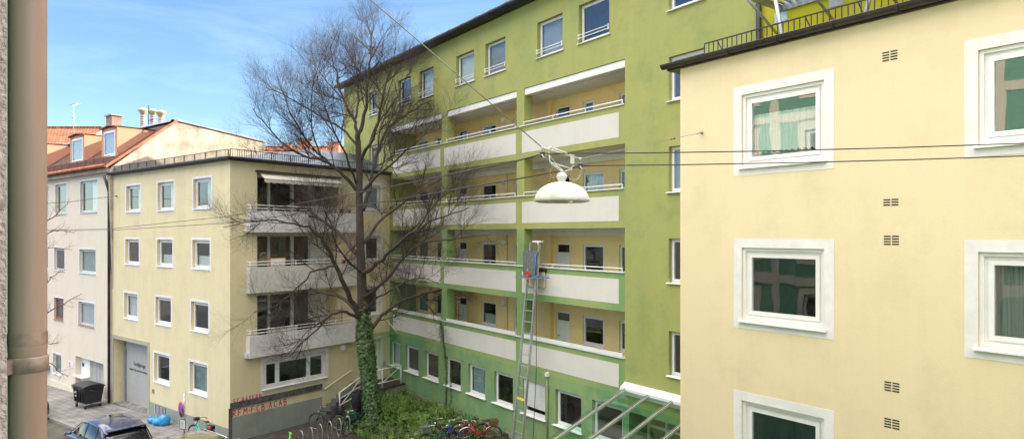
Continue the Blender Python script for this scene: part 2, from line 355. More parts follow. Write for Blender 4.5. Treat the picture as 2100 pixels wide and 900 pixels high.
def wall(F, name, m, u0, u1, z0, z1, holes=(), y=0.0, reveal=.14, parent=None, back=None):
    """one wall sheet with real openings (each with its reveals); holes are (u0,u1,z0,z1)"""
    mb = MB(); us = sorted({u0,u1,*[h[0] for h in holes],*[h[1] for h in holes]}); zs = sorted({z0,z1,*[h[2] for h in holes],*[h[3] for h in holes]})
    us = [q for q in us if u0 <= q <= u1]; zs = [q for q in zs if z0 <= q <= z1]
    for i in range(len(us)-1):
        for j in range(len(zs)-1):
            cu, cz = (us[i]+us[i+1])/2, (zs[j]+zs[j+1])/2
            if any(h[0] < cu < h[1] and h[2] < cz < h[3] for h in holes): continue
            mb.quad((us[i],y,zs[j]),(us[i+1],y,zs[j]),(us[i+1],y,zs[j+1]),(us[i],y,zs[j+1]))
    for h in holes:
        a, b, c, d = h[:4]; e = y+(h[4] if len(h) > 4 else reveal)
        mb.quad((a,y,c),(a,y,d),(a,e,d),(a,e,c)); mb.quad((b,y,c),(b,e,c),(b,e,d),(b,y,d))
        mb.quad((a,y,c),(a,e,c),(b,e,c),(b,y,c)); mb.quad((a,y,d),(b,y,d),(b,e,d),(a,e,d))
    return mb.build(name, m, parent or F.root, F)
def curtain_mb(u0, u1, z0, z1, y, amp=.02, k=14):
    mb = MB(); n = 40; vs = []
    for i in range(n+1):
        u = u0+(u1-u0)*i/n; yy = y+amp*math.sin(i/n*k*math.pi*2*(u1-u0)/1.3)
        vs += [(u,yy,z0),(u,yy,z1)]
    return mb.add(vs, [(2*i,2*i+2,2*i+3,2*i+1) for i in range(n)], True)
def window(F, u0, u1, z0, z1, y=0.0, dep=.12, fw=.07, mull=(), inter='dark', sill=.05, surround=0, bars=False, spread=.25, fmat='frame', sillm='white', roomd=1.1, parts=None, wb=None, sover=.06, roomm='room'):
    """window unit set `dep` behind the wall face at y; the hole is (u0,u1,z0,z1)"""
    Y = y+dep; mb = MB()
    mb.ring(u0, u1, z0, z1, fw*.55, Y, Y+.06)
    e = fw*.55; cuts = [u0+e]+[u0+(u1-u0)*m for m in mull]+[u1-e]
    for i in range(len(cuts)-1):
        a, b = cuts[i]+.004, cuts[i+1]-.004
        mb.ring(a, b, z0+e+.004, z1-e-.004, fw*.75, Y-.018, Y+.045)
    wn = mb.build('window', fmat, F.root, F)
    pb = MB()
    for i in range(len(cuts)-1):
        a, b = cuts[i]+fw*.7, cuts[i+1]-fw*.7
        pb.quad((a,Y+.012,z0+fw),(b,Y+.012,z0+fw),(b,Y+.012,z1-fw),(a,Y+.012,z1-fw))
    pb.build('pane', 'glass', wn, F)
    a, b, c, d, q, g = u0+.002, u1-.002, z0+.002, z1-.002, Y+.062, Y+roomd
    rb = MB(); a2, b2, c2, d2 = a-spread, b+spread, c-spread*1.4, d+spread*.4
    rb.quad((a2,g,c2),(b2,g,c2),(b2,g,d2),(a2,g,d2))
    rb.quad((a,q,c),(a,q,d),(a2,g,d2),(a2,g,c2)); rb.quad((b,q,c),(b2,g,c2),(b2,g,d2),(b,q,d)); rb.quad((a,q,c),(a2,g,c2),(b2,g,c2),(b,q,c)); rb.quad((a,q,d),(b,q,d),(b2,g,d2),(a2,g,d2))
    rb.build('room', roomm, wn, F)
    cu = u0+fw, u1-fw, z0+fw*.6, z1-fw
    if inter == 'curtain': curtain_mb(*cu, Y+.12).build('curtain','curtain',wn,F)
    elif inter == 'curtains':
        k = (u1-u0)*random.uniform(.22,.34); curtain_mb(cu[0],cu[0]+k,cu[2],cu[3],Y+.12).build('curtain','curtain',wn,F); curtain_mb(cu[1]-k,cu[1],cu[2],cu[3],Y+.12).build('curtain','curtain',wn,F)
    elif inter == 'side': curtain_mb(cu[0]+(u1-u0)*.45,cu[1],cu[2],cu[3],Y+.12).build('curtain','curtain',wn,F)
    elif inter == 'half': curtain_mb(cu[0],cu[1],cu[2],cu[2]+(cu[3]-cu[2])*.45,Y+.12).build('curtain','curtain',wn,F)
    elif inter == 'drape': curtain_mb(*cu, Y+.12,.03,9).build('curtain','drape',wn,F)
    elif inter == 'teal': curtain_mb(*cu, Y+.1,.004,3).build('blind','teal_curtain',wn,F)
    elif inter == 'blind':
        bb = MB(); zz = cu[3]
        while zz > cu[2]: bb.quad((cu[0],Y+.10,zz),(cu[1],Y+.10,zz),(cu[1],Y+.075,zz-.035),(cu[0],Y+.075,zz-.035)); zz -= .042
        bb.build('blind','blind',wn,F)
    elif inter == 'pblind':
        MB().box(cu[0],cu[1],Y+.09,Y+.095,cu[2]+(cu[3]-cu[2])*.5,cu[3]).build('blind','blind',wn,F)
    if surround:
        s = surround; MB().ring(u0-s,u1+s,z0-s,z1+s,s,y-.006,y-.001).build('surround','surround',wn,F)
    if sill:
        sb = MB(); so = sover
        sb.add([(u0-so,y-sill-.006,z0-.035),(u1+so,y-sill-.006,z0-.035),(u1+so,y-sill-.006,z0-.012),(u0-so,y-sill-.006,z0-.012),(u0-so,y-.008,z0-.035),(u1+so,y-.008,z0-.035),(u1+so,y-.008,z0+.002),(u0-so,y-.008,z0+.002)],
               [(0,1,2,3),(3,2,6,7),(0,4,5,1),(1,5,6,2),(0,3,7,4),(4,7,6,5)])
        sb.box(u0+.001,u1-.001,y-.008,Y-.02,z0-.003,z0+.004)
        sb.build('sill', sillm, wn, F)
    if bars:
        bb = MB(); h = z1-z0
        for k in (.12,.2): bb.box(u0-.02,u1+.02,y-.05,y-.028,z0+h*k,z0+h*k+.02)
        bb.box(u0+.01,u0+.03,y-.048,y-.001,z0+h*.10,z0+h*.24); bb.box(u1-.03,u1-.01,y-.048,y-.001,z0+h*.10,z0+h*.24)
        bb.build('guard_bars','white',wn,F)
    return wn
def door(F, u0, u1, z0, z1, y, dep=.06, m='doorw'):
    Y = y+dep; mb = MB(); mb.ring(u0,u1,z0,z1,.07,Y,Y+.06,wb=.02); mb.box(u0+.07,u1-.07,Y+.02,Y+.055,z0+.02,z1-.42); mb.box(u0+.07,u1-.07,Y,Y+.06,z1-.44,z1-.38)
    for k in range(1,8):
        x = u0+.07+(u1-u0-.14)*k/8; mb.box(x-.006,x+.006,Y+.012,Y+.02,z0+.05,z1-.48)
    o = mb.build('door', 'gal_white', F.root, F)
    MB().box(u0+.07,u1-.07,Y+.03,Y+.04,z1-.38,z1-.07).build('door_window','carglass',o,F)
    MB().box(u0+.12,u0+.15,Y-.04,Y+.02,z0+1.0,z0+1.03).box(u0+.12,u0+.24,Y-.05,Y-.035,z0+1.0,z0+1.025).build('handle','chrome',o,F)
    return o
def rail_line(mb, pts, h, r=.02, posts=None, bars=(), n=6):
    mb.tube([(x,y,z+h) for x,y,z in pts], r, n)
    for b in bars: mb.tube([(x,y,z+b) for x,y,z in pts], r*.7, n)

M['net'] = glassmat('net_curtain_sheer', (.62,.64,.63), 0, 1.01)
_t = M['net'].node_tree
for nd in list(_t.nodes):
    if nd.type == 'BSDF_GLOSSY':
        df = N(_t,'ShaderNodeBsdfDiffuse'); df.inputs[0].default_value = (.75,.77,.75,1)
        ms = [q for q in _t.nodes if q.type == 'MIX_SHADER'][0]; _t.links.new(df.outputs[0], ms.inputs[2]); ms.inputs[0].default_value = .55
        for lk in list(ms.inputs[0].links): _t.links.remove(lk)
        ms.inputs[0].default_value = .72
def text_mesh(s, size, mtx, name, m, parent, align='LEFT', ext=.002):
    cu = bpy.data.curves.new('lettering', 'FONT'); cu.body = s; cu.size = size; cu.extrude = ext; cu.align_x = align
    ob = bpy.data.objects.new('lettering', cu); me = bpy.data.meshes.new_from_object(ob)
    bpy.data.objects.remove(ob); me.transform(mtx); me.materials.clear(); me.materials.append(M[m]); me.name = name
    o = bpy.data.objects.new(name, me); C.objects.link(o); o.parent = parent; return o
def fac_text(F, s, size, u, z, y, name, m, parent, align='LEFT'):
    return text_mesh(s, size, F.X @ Matrix.Translation((u, y, z)) @ Matrix.Rotation(R(90), 4, 'X'), name, m, parent, align)
def sstep(a, b, x):
    t = min(1, max(0, (x-a)/(b-a))); return t*t*(3-2*t)
NL = Vector((1, 1.296)).normalized(); NG = Vector((1, .7416)).normalized(); DG = Vector((.7416, -1)).normalized()
DL = Vector((-1.296, 1)).normalized()
def H(x, y):
    """height of the pavement level"""
    h = -8.9 - .045*max(0, -12-x)
    p = Vector((x, y)); g = p.dot(NG); t = p.dot(DG)
    inside = sstep(-32, -29, t)
    if y > 22: h += .55*sstep(11.9, 13.2, g)*sstep(20, 23, y)*(1 if x > -10 else 0)
    return h

# ================================================================ ground
def sheet(name, m, pts, off, kind='structure', step=1.0, hf=H, inside=None):
    """a sheet following the ground inside the convex polygon pts"""
    xs = [p[0] for p in pts]; ys = [p[1] for p in pts]
    import bmesh
    bm = bmesh.new(); vs = [bm.verts.new((x, y, 0)) for x, y in pts]; bm.faces.new(vs)
    def cuts(a, b):
        out = []; q = math.floor(a/step)*step
        while q < b:
            if q > a: out.append(q)
            q += step
        return out
    for cx in cuts(min(xs), max(xs)):
        bmesh.ops.bisect_plane(bm, geom=bm.verts[:]+bm.edges[:]+bm.faces[:], plane_co=(cx,0,0), plane_no=(1,0,0))
    for cy in cuts(min(ys), max(ys)):
        bmesh.ops.bisect_plane(bm, geom=bm.verts[:]+bm.edges[:]+bm.faces[:], plane_co=(0,cy,0), plane_no=(0,1,0))
    for v in bm.verts: v.co.z = hf(v.co.x, v.co.y)+off
    bm.normal_update()
    for f in bm.faces:
        if f.normal.z < 0: f.normal_flip()
    me = bpy.data.meshes.new(name); bm.to_mesh(me); bm.free(); me.materials.append(M[m])
    o = bpy.data.objects.new(name, me); C.objects.link(o); return tag(o, kind=kind)
gm = MB(); cs = [-2500,-800,-300,-120]+list(range(-60,61,2))+[120,300,800,2500]; n = len(cs)
gm.add([(x, y, min(H(x, y) if abs(x) < 61 and abs(y) < 61 else -9.6, -8.3)-.20) for y in cs for x in cs], [(j*n+i, j*n+i+1, (j+1)*n+i+1, (j+1)*n+i) for j in range(n-1) for i in range(n-1)])
tag(gm.build('ground', 'asphalt'), kind='structure')
def LP(nn, tt): p = NL*nn + DL*tt; return (p.x, p.y)
# facade line of the left houses: NL.P = 14.9 ; corner at tt ~ 32.9
CNR = Vector((-12.3, 28.4)); tc0 = CNR.dot(DL); nc0 = CNR.dot(NL)
KN = nc0-2.9
sheet('street', 'setts', [LP(-.4, -30), LP(KN-.12, -30), LP(KN-.12, 75), LP(-.4, 75)][::-1], -.12, step=2)
sheet('kerb', 'kerb', [LP(KN-.12, -2), LP(KN, -2), LP(KN, 75), LP(KN-.12, 75)][::-1], .006, step=2)
kb = MB()
for i in range(60):
    a, b = LP(KN-.118, -2+i*1.2), LP(KN-.118, -2+(i+1)*1.2-.01)
    kb.add([(a[0],a[1],H(*a)-.14),(b[0],b[1],H(*b)-.14),(b[0],b[1],H(*b)+.004),(a[0],a[1],H(*a)+.004)], [(0,1,2,3)])
tag(kb.build('kerb_face', 'kerb'), kind='structure')
sheet('pavement', 'slabs', [LP(KN, tc0-1.0), LP(nc0+.3, tc0-1.0), LP(nc0+.3, 75), LP(KN, 75)][::-1], 0, step=2)
sheet('courtyard_paving', 'courtpave', [LP(KN, -2), LP(nc0+16, -2), LP(nc0+16, tc0-1.0), LP(KN, tc0-1.0)][::-1], .0, step=.8)

# ================================================================ green gallery house
GF = Vector((3.72, 21.6)); gd = Vector((60-1050, FPX))/FPX
k = (GF.x + .258*GF.y)/(.7416-.258)
G = Fac(GF.x-.7416*k, GF.y+k, 60)
ZG = -8.5
g_root = G.setroot('gallery_house', 'large green apartment house with open ochre access galleries and grey parapet panels', 'apartment building', ZG)
uL, uR, uP, uE = G.u(800), G.u(1281.5), G.u(1553), G.u(1553)+24
ZT, ZO = 9.1, 5.80
lev = [(3.00, 4.29, 4.08, 3.24), (.21, 1.50, 1.28, .44), (-2.57, -1.29, -1.50, -2.33), (-5.35, -4.13, -4.34, -5.13)]  # slab bottom, parapet top, panel top, panel bottom
def win_px(F, x0, x1, yt, yb, **kw):
    """(u0,u1,z0,z1) from left edge x, right edge x and the top and bottom rows at the left edge"""
    return (F.u(x0), F.u(x1), F.z(x0, yb), F.z(x0, yt))
top = []
zt, zb = G.z(995, 92), G.z(995, 157)
for x0, x1 in ((756.5,772.5),(817,843),(860,889),(935.5,972),(995,1036.6),(1101.7,1154),(1187,1249.5)): top.append((G.u(x0), G.u(x1), zb, zt))
rightc = []
x0r = G.u(1371.5); wR = 1.35
for yt, yb in ((-58,23),(118,208),(301,394),(489,579),(678,769)): rightc.append((x0r, x0r+wR, G.z(1371.5, yb), G.z(1371.5, yt)))
wall(G, 'upper_wall', 'green', 0, uR, ZO, ZT, [h for h in top], parent=g_root)
wall(G, 'lower_left_wall', 'green', 0, uL, ZG, ZO, [(G.u(757),G.u(777),G.z(757,345),G.z(757,300))], parent=g_root)
ground_w = [(G.u(a), G.u(b), G.z(a, yb), G.z(a, yt)) for a, b, yt, yb in ((800.5,821,697,747),(831.5,858,707,757),(871,899,717,771),(914,945,731,786),(960,995,744,802),(1013,1052,760,822),(1072,1118,776,847),(1139,1192,797,869),(1214.5,1277,818,902))]
zt_ = sum(h[3] for h in ground_w)/9; zb_ = sum(h[2] for h in ground_w)/9
ground_w = [(a, b, zb_, zt_) for a, b, c, d in ground_w]
wall(G, 'base_wall', 'green_low', uL, uR, ZG+.35, -5.35, ground_w, parent=g_root)
door_h = (G.u(1290), G.u(1430), -8.0, G.z(1290, 843))
wall(G, 'stair_tower_wall', 'green', uR, uP, -5.6, ZT, rightc, parent=g_root)
wall(G, 'stair_tower_base', 'green_low', uR, uP, ZG, -5.6, [door_h+(.9,)], parent=g_root)
wall(G, 'lime_wall', 'lime', uP, uE, ZG, ZT+.2, parent=g_root)
MB().box(uL+.02, uR, -.02, .3, ZG-.1, ZG+.35).build('plinth', 'concrete', g_root, G)
MB().box(0, .02, .01, 12, ZG, ZT).box(0, uE, 11.99, 12.01, ZG, ZT).box(uE-.02,uE,.01,12,ZG,ZT).build('rear_walls', 'green', g_root, G)
MB().box(-.3, uE, -.35, 12.3, ZT+.14, ZT+.26).build('roof', 'roofdark', g_root, G)
gu = MB(); pts = [(-.35,-.42,ZT+.12),(uP,-.42,ZT+.12)]; gu.tube(pts, .11, 10)
u = .3
while u < uP: gu.lathe([(.125,-.03),(.125,.03)], (u,-.42,ZT+.12), 10, 'X'); u += 1.1
gu.box(-.35, uE, -.34, .0, ZT+.02, ZT+.10); gu.build('gutter', 'dark_gutter', g_root, G)
for i, h in enumerate(top):
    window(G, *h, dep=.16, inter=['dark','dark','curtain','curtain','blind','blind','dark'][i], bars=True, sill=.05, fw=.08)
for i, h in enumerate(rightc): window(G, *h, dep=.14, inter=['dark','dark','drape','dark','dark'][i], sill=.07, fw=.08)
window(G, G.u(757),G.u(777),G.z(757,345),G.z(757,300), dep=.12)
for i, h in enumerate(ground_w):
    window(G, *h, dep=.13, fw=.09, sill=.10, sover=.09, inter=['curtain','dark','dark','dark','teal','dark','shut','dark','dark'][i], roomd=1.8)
    if i == 6: MB().box(h[0]+.02,h[1]-.02,.05,.075,h[2]+.30,h[3]).build('roller_shutter','shutter',g_root,G)
# parapets, floors, panels, rails
pil = [(G.u(906), G.u(917)), (G.u(1059.5), G.u(1075))]
PU = [uL+.03]+[p for q in pil for p in q]+[uR]
for li, (sb, pt, p1, p0) in enumerate(lev):
    m_ = MB()
    m_.box(uL+.001, uR-.001, 0, .16, sb, pt)
    m_.box(uL+.001, uR-.001, .161, 1.6, sb if li < 3 else sb+.02, sb+.20)
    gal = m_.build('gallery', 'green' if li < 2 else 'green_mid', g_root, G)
    if li == 3: pass
    MB().box(uL+.002, uR-.002, .17, 1.58, sb-.004, sb+.001).box(uL+.002,uR-.002,1.45,1.59,sb-.26,sb-.006).build('soffit', 'gal_white', gal, G)
    segs = [(G.u(806), G.u(903)), (G.u(911), G.u(1058)), (G.u(1070.5), G.u(1269))]
    for a, b in segs: MB().box(a, b, -.004, -.001, p0, p1).build('panel', 'panel', gal, G)
    rb = MB(); rb.box(uL-.02, uR-.02, -.05, .20, pt+.002, pt+.035)
    rb.build('coping', 'white', gal, G)
    edges = [(uL+.05, pil[0][0]-.02), (pil[0][1]+.02, pil[1][0]-.02), (pil[1][1]+.02, uR-.05)]
    for a, b in edges:
        r_ = MB(); r_.box(a, b, -.06, -.025, pt+.14, pt+.175)
        k = max(2, int((b-a)/1.6)); 
        for q in range(k+1): uu = a+.02+(b-a-.04)*q/k; r_.box(uu-.012, uu+.012, -.055, -.03, pt+.035, pt+.14)
        if li == 3: r_.box(a, b, -.058, -.045, pt+.04, pt+.135)
        r_.build('handrail', 'white', gal, G)
    # pillars between the galleries
    zt2 = lev[li-1][0] if li else ZO
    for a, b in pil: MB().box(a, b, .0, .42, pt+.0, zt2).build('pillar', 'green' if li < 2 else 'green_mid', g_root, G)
    # end walls and back wall
    zf = sb+.20; zc = (lev[li-1][0]-.01) if li else ZO-.24
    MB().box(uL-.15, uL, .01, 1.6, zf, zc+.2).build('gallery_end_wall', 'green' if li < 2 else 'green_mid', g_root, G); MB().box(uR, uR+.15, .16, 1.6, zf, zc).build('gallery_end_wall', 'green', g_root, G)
    D = 1.6
    def bu(px): return G.u(px, D)
    ztop = G.z(987, 482, D)-(-.0) if False else sb+2.56-.38
    zbot = ztop-1.12
    wins = [(bu(857), bu(878), zbot, ztop), (bu(893), bu(905), zbot, ztop), (bu(987), bu(1017.5), zbot, ztop), (bu(1053.5), bu(1092), zbot, ztop),
            (bu(1195), bu(1239) if li else bu(1218), zbot, ztop), (bu(1270), bu(1325), zbot, ztop)]
    doors = [(bu(939.5), bu(956.5), zf, ztop+.03), (bu(1139.5), bu(1168), zf, ztop+.03)]
    wall(G, 'gallery_back_wall', 'gallery', uL-.5, uR+1.5, zf, zc, wins+[d+(.12,) for d in doors], y=D, parent=g_root, reveal=.08)
    for i, h in enumerate(wins):
        window(G, *h, y=D, dep=.06, fw=.075, sill=.03, sover=.02, inter=random.choice(['dark','teal','curtain','dark','half']) if (li,i) != (1,4) else 'curtain', mull=(.5,) if i == 3 else ())
    for d in doors: door(G, *d, D, .06)
    MB().lathe([(0,-.12),(.10,-.11),(.15,-.06),(.16,0)], (bu(1034), D, ztop+.02), 20, 'Y').build('wall_lamp', 'gal_white', g_root, G)
    if li: MB().tube([(bu(1041),D-.06,zf),(bu(1041),D-.06,zc)], .035, 8).build('drain_pipe', 'gallery', g_root, G)
    for pa_, pb_ in ((1122,1134),(930,937)): MB().box(bu(pa_), bu(pb_), D-.14, D-.002, zf, zc).build('wall_pier', 'gallery', g_root, G)
MB().box(pil[0][1]+.01, pil[1][0]-.01, .03, .30, ZO-.26, ZO-.012).box(pil[1][1]+.01, uR-.003, .03, .30, ZO-.26, ZO-.012).box(uL+.01, pil[0][0]-.01, .03, .30, ZO-.26, ZO-.012).box(uL+.003, uR-.003, .43, 1.6, ZO-.24, ZO-.01).build('upper_soffit', 'gal_white', g_root, G)
# downpipe at the joint of the two walls
MB().tube([(uP+.12,-.12,ZT),(uP+.12,-.12,-6)], .075, 10).build('rain_pipe', 'rail', g_root, G)
# TV aerial on the roof
a = MB(); ua = G.u(1042); a.tube([(ua,.8,ZT+.2),(ua,.8,ZT+1.6)], .02, 6); a.tube([(ua-.1,.8,ZT+1.0),(ua+1.0,.8,ZT+1.0)], .012, 5)
for q in range(7): a.tube([(ua+.15*q,.55,ZT+1.0),(ua+.15*q,1.05,ZT+1.0)], .008, 4)
a.build('aerial', 'rail', g_root, G)
# small service pipe beside a ground floor window, grilles in the plinth
us = G.u(1124.5); zs = G.z(1124.5, 768)
MB().tube([(us,-.06,ZG+.4),(us,-.06,zs-.2)], .03, 8).build('service_pipe', 'green_low', g_root, G)
MB().box(us-.07,us+.07,-.12,-.002,zs-.05,zs+.09).build('junction_box', 'frame', g_root, G)
MB().box(us-.05,us+.06,-.09,-.002,zs-.55,zs-.38).build('valve', 'plinth', g_root, G)
for px in (838, 1022):
    ug = G.u(px); gmb = MB(); gmb.box(ug,ug+.75,-.03,-.022,ZG+.04,ZG+.30)
    g_ = gmb.build('cellar_grille', 'black_matt', g_root, G); gb = MB()
    for q in range(10): gb.box(ug+.03+q*.07,ug+.05+q*.07,-.045,-.031,ZG+.04,ZG+.30)
    gb.build('grille_bars', 'galv', g_, G)
# entrance: glazed lobby front and glass canopy
dh = door_h; Y = .88
lb = MB(); lb.ring(dh[0], dh[1], dh[2], dh[3], .10, Y, Y+.08); lb.box(dh[0]+.1, dh[1]-.1, Y, Y+.07, dh[3]-.62, dh[3]-.54)
for f in (.30, .52, .75): uu = dh[0]+(dh[1]-dh[0])*f; lb.box(uu-.04, uu+.04, Y, Y+.07, dh[2]+.1, dh[3]-.1)
lo = lb.build('entrance_door', 'frame', g_root, G)
MB().quad((dh[0]+.1,Y+.03,dh[2]+.1),(dh[1]-.1,Y+.03,dh[2]+.1),(dh[1]-.1,Y+.03,dh[3]-.1),(dh[0]+.1,Y+.03,dh[3]-.1)).build('pane','glass',lo,G)
MB().quad((dh[0],Y+2.5,dh[2]),(dh[1]+1,Y+2.5,dh[2]),(dh[1]+1,Y+2.5,dh[3]),(dh[0],Y+2.5,dh[3])).quad((dh[0],Y+.1,dh[2]),(dh[0],Y+2.5,dh[2]),(dh[0],Y+2.5,dh[3]),(dh[0],Y+.1,dh[3])).quad((dh[0],Y+.1,dh[2]),(dh[1]+1,Y+.1,dh[2]),(dh[1]+1,Y+2.5,dh[2]),(dh[0],Y+2.5,dh[2])).build('lobby', 'intyellow', lo, G)
can = MB(); zc1 = G.z(1283, 797); uc = G.u(1281)
cu_ = [G.u(1291), G.u(1339), G.u(1387), G.u(1387)+1.05]
can.box(uc, uc+5.5, -.22, -.002, zc1+.0, zc1+.09); can.add([(uc,-.22,zc1+.09),(uc+5.5,-.22,zc1+.09),(uc+5.5,-.003,zc1+.24),(uc,-.003,zc1+.24)], [(0,1,2,3)])
can.box(uc, uc+5.5, -.10, -.002, zc1-.16, zc1-.002)
cn = can.build('entrance_canopy', 'white', g_root, G)
OUT, DRP = 3.6, 1.20
for q in cu_:
    b_ = MB(); b_.prism([(q-.035,-.2,zc1+.085),(q+.035,-.2,zc1+.085),(q+.035,-.2,zc1-.01),(q-.035,-.2,zc1-.02)], (0,-.2,0), (0,-OUT,-DRP)); bo = b_.build('canopy_beam', 'beam', cn, G)
    b_ = MB(); b_.prism([(q-.012,-.2,zc1+.096),(q+.012,-.2,zc1+.096),(q+.012,-.2,zc1+.086),(q-.012,-.2,zc1+.086)], (0,-.2,0), (0,-OUT,-DRP)); b_.build('beam_seal', 'black', cn, G)
g1, g2 = uc-.05, uc+5.5
MB().add([(g1,-.2,zc1+.01),(g2,-.2,zc1+.01),(g2,-OUT-.1,zc1+.01-DRP),(g1,-OUT-.1,zc1+.01-DRP)], [(0,3,2,1)]).build('canopy_glass', 'canopy_glass', cn, G)
MB().tube([(uc,-OUT,zc1-.1-DRP),(uc+5.5,-OUT,zc1-.1-DRP)], .05, 8).tube([(cu_[0],-OUT,zc1-.1-DRP),(cu_[0],-OUT,ZG)], .045, 8).tube([(cu_[3],-OUT,zc1-.1-DRP),(cu_[3],-OUT,ZG)], .045, 8).build('canopy_posts', 'alu', cn, G)

# steel balcony and stair high on the lime wall
fz = G.z(1570, 22)
fs = thing('steel_balcony', 'galvanised steel balcony with grating and brackets high on the lime wall', 'steel balcony', G.world(uP+.6, 0, fz), G.ang)
fm = MB(); wdt, dpt = 6.0, 1.7
for q in range(34): fm.box(.0+q*wdt/34, .05+q*wdt/34, -dpt, -.05, 0, .04)
fm.build('grating', 'galv', fs)
fm = MB(); fm.box(-.03,wdt+.03,-dpt-.03,-dpt,-.16,.06); fm.box(-.03,wdt+.03,-.05,-.01,-.16,.06)
for q in range(5): x = .1+q*(wdt-.2)/4; fm.box(x-.05,x+.05,-dpt,-.05,-.14,-.002)
fm.build('frame', 'galv', fs)
for q in range(5):
    x = .1+q*(wdt-.2)/4; b_ = MB(); b_.box(x-.18,x+.18,-.012,-.004,-.42,-.17); b_.tube([(x,-.03,-.85),(x,-dpt+.2,-.15)], .04, 6); b_.build('bracket', 'alu', fs)
fm = MB(); 
for q in range(9): x = q*wdt/8; fm.tube([(x,-dpt-.05,-.1),(x,-dpt-.05,1.1)], .02, 6)
for h in (.35,.72,1.1): fm.tube([(0,-dpt-.05,h),(wdt,-dpt-.05,h)], .02, 6)
fm.build('railing', 'galv', fs)
fm = MB(); fm.tube([(.9,-dpt-.02,0),(1.35,-1.9,-1.9)], .05, 8); fm.build('prop', 'alu', fs); MB().tube([(3.4,-dpt-.02,0),(3.0,-1.9,-1.9)], .05, 8).build('prop', 'alu', fs)

# ================================================================ near yellow house
NRF = Fac(3.49, 13.5, 20)
ZN = -8.9
n_root = NRF.setroot('yellow_house', 'close pale yellow rendered house with white bordered windows and brown gutter', 'apartment building', ZN)
c1a, c1b = NRF.u(1521), NRF.u(1690); pitch = 2.89
b1a, b1b = NRF.u(1502.5), NRF.u(1709.5)
c2a = NRF.u(2006); c2b = c2a+(c1b-c1a)
zt1, zb1 = NRF.z(1502.5, 181)-.17, NRF.z(1502.5, 362)+.17
nh = []
for k in range(4):
    for a, b in ((c1a, c1b), (c2a, c2b), (c2b+2.2, c2b+3.7)): nh.append((a, b, zb1-k*pitch, zt1-k*pitch))
ZTN = 3.42; uN = 16
wall(NRF, 'facade_wall', 'near_yellow', 0, uN, ZN, ZTN, nh, parent=n_root, reveal=.10)
MB().box(0,.02,.002,10,ZN,ZTN).box(uN-.02,uN,.002,10,ZN,ZTN).box(0,uN,9.98,10,ZN,ZTN).build('side_walls', 'near_yellow', n_root, NRF)
ik = ['lace','drape','dark','reflect','drape','dark','half','dark','dark','dark','dark','dark']
for i, h in enumerate(nh):
    a, b, c, d = h
    kind = 'dark'
    if i == 0: kind = 'dark'
    elif i == 4: kind = 'drape'
    s_ = .17
    f0 = MB(); f0.ring(a+.003, b-.003, c+.003, d-.003, .055, .035, .10)
    fo = f0.build('outer_frame', 'frame', n_root, NRF)
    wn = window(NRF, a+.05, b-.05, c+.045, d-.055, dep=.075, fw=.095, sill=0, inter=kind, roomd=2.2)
    MB().ring(a-s_, b+s_, c-s_, d+s_, s_, -.006, -.001).build('surround', 'surround', wn, NRF)
    so = .05
    MB().add([(a-so,-.07,c-.05),(b+so,-.07,c-.05),(b+so,-.07,c-.025),(a-so,-.07,c-.025),(a-so,.03,c-.05),(b+so,.03,c-.05),(b+so,.03,c-.003),(a-so,.03,c-.003)],[(0,1,2,3),(3,2,6,7),(0,4,5,1),(1,5,6,2),(0,3,7,4)]).build('sill','white',wn,NRF)
    if i == 0:    # net curtain with a scalloped lower edge and gathered folds
        cm = MB(); nn = 120; vs = []; a2, b2 = a+.15, b-.15
        for j in range(nn+1):
            f = j/nn; uu = a2+(b2-a2)*f; yy = .20+.022*math.sin(f*2*math.pi*19)+.01*math.sin(f*47)
            low = c+.22+.05*abs(math.sin(f*math.pi*11))
            vs += [(uu,yy,low),(uu,yy+.004,c+.5),(uu,yy,d-.38)]
        cm.add(vs, [(3*j+q,3*j+3+q,3*j+4+q,3*j+1+q) for j in range(nn) for q in (0,1)], True)
        cm.build('net_curtain', 'net', wn, NRF)
for j, (px, py) in enumerate(((1825,115),(1827,412),(1828,492.5),(1829,792.5),(1829,868))):
    u_, z_ = NRF.uz(px, py); vb = MB()
    n_r = 4 if j in (0,2,3,4) else 3
    for q in range(n_r):
        for sx in (-1, 1): vb.box(u_+sx*.06-.05, u_+sx*.06+.05, -.004, .03, z_+(q-1.5)*.042-.010, z_+(q-1.5)*.042+.010)
    vb.build('wall_vent', 'black_matt', n_root, NRF)
rf = MB(); rf.add([(-.30,-.06,ZTN+.10),(uN,-.06,ZTN+.10),(uN,5,ZTN+1.35),(-.30,5,ZTN+1.35),(-.30,10.4,ZTN+.1),(uN,10.4,ZTN+.1)], [(0,1,2,3),(3,2,5,4)])
rf.add([(-.299,-.06,ZTN+.1),(-.299,5,ZTN+1.35),(-.299,10.4,ZTN+.1)], [(0,1,2)]); rf.box(-.298,uN,-.055,10,ZTN+.002,ZTN+.05)
rf.build('roof', 'gutter', n_root, NRF)
gt = MB(); prof = []; nn = 10
vs = []
for x in (-.34, uN):
    for j in range(nn+1):
        an = math.pi*j/nn; vs.append((x, -.15-.085*math.cos(an), ZTN+.10-.085*math.sin(an)))
gt.add(vs, [(j, j+1, nn+2+j, nn+1+j) for j in range(nn)], True); gt.add(vs[:nn+1], [tuple(range(nn+1))])
gt.tube([(-.34,-.238,ZTN+.10),(uN,-.238,ZTN+.10)], .012, 6)
gt.build('gutter', 'gutter', n_root, NRF)
x = .25
while x < uN:
    gc = MB()
    for j in range(nn): 
        a0, a1 = math.pi*j/nn, math.pi*(j+1)/nn
        gc.box(x-.018, x+.018, -.15-.090*math.cos((a0+a1)/2)-.008, -.15-.090*math.cos((a0+a1)/2)+.008, ZTN+.10-.090*math.sin((a0+a1)/2)-.014, ZTN+.10-.090*math.sin((a0+a1)/2)+.014)
    gc.build('gutter_bracket', 'rail', n_root, NRF); x += 1.0
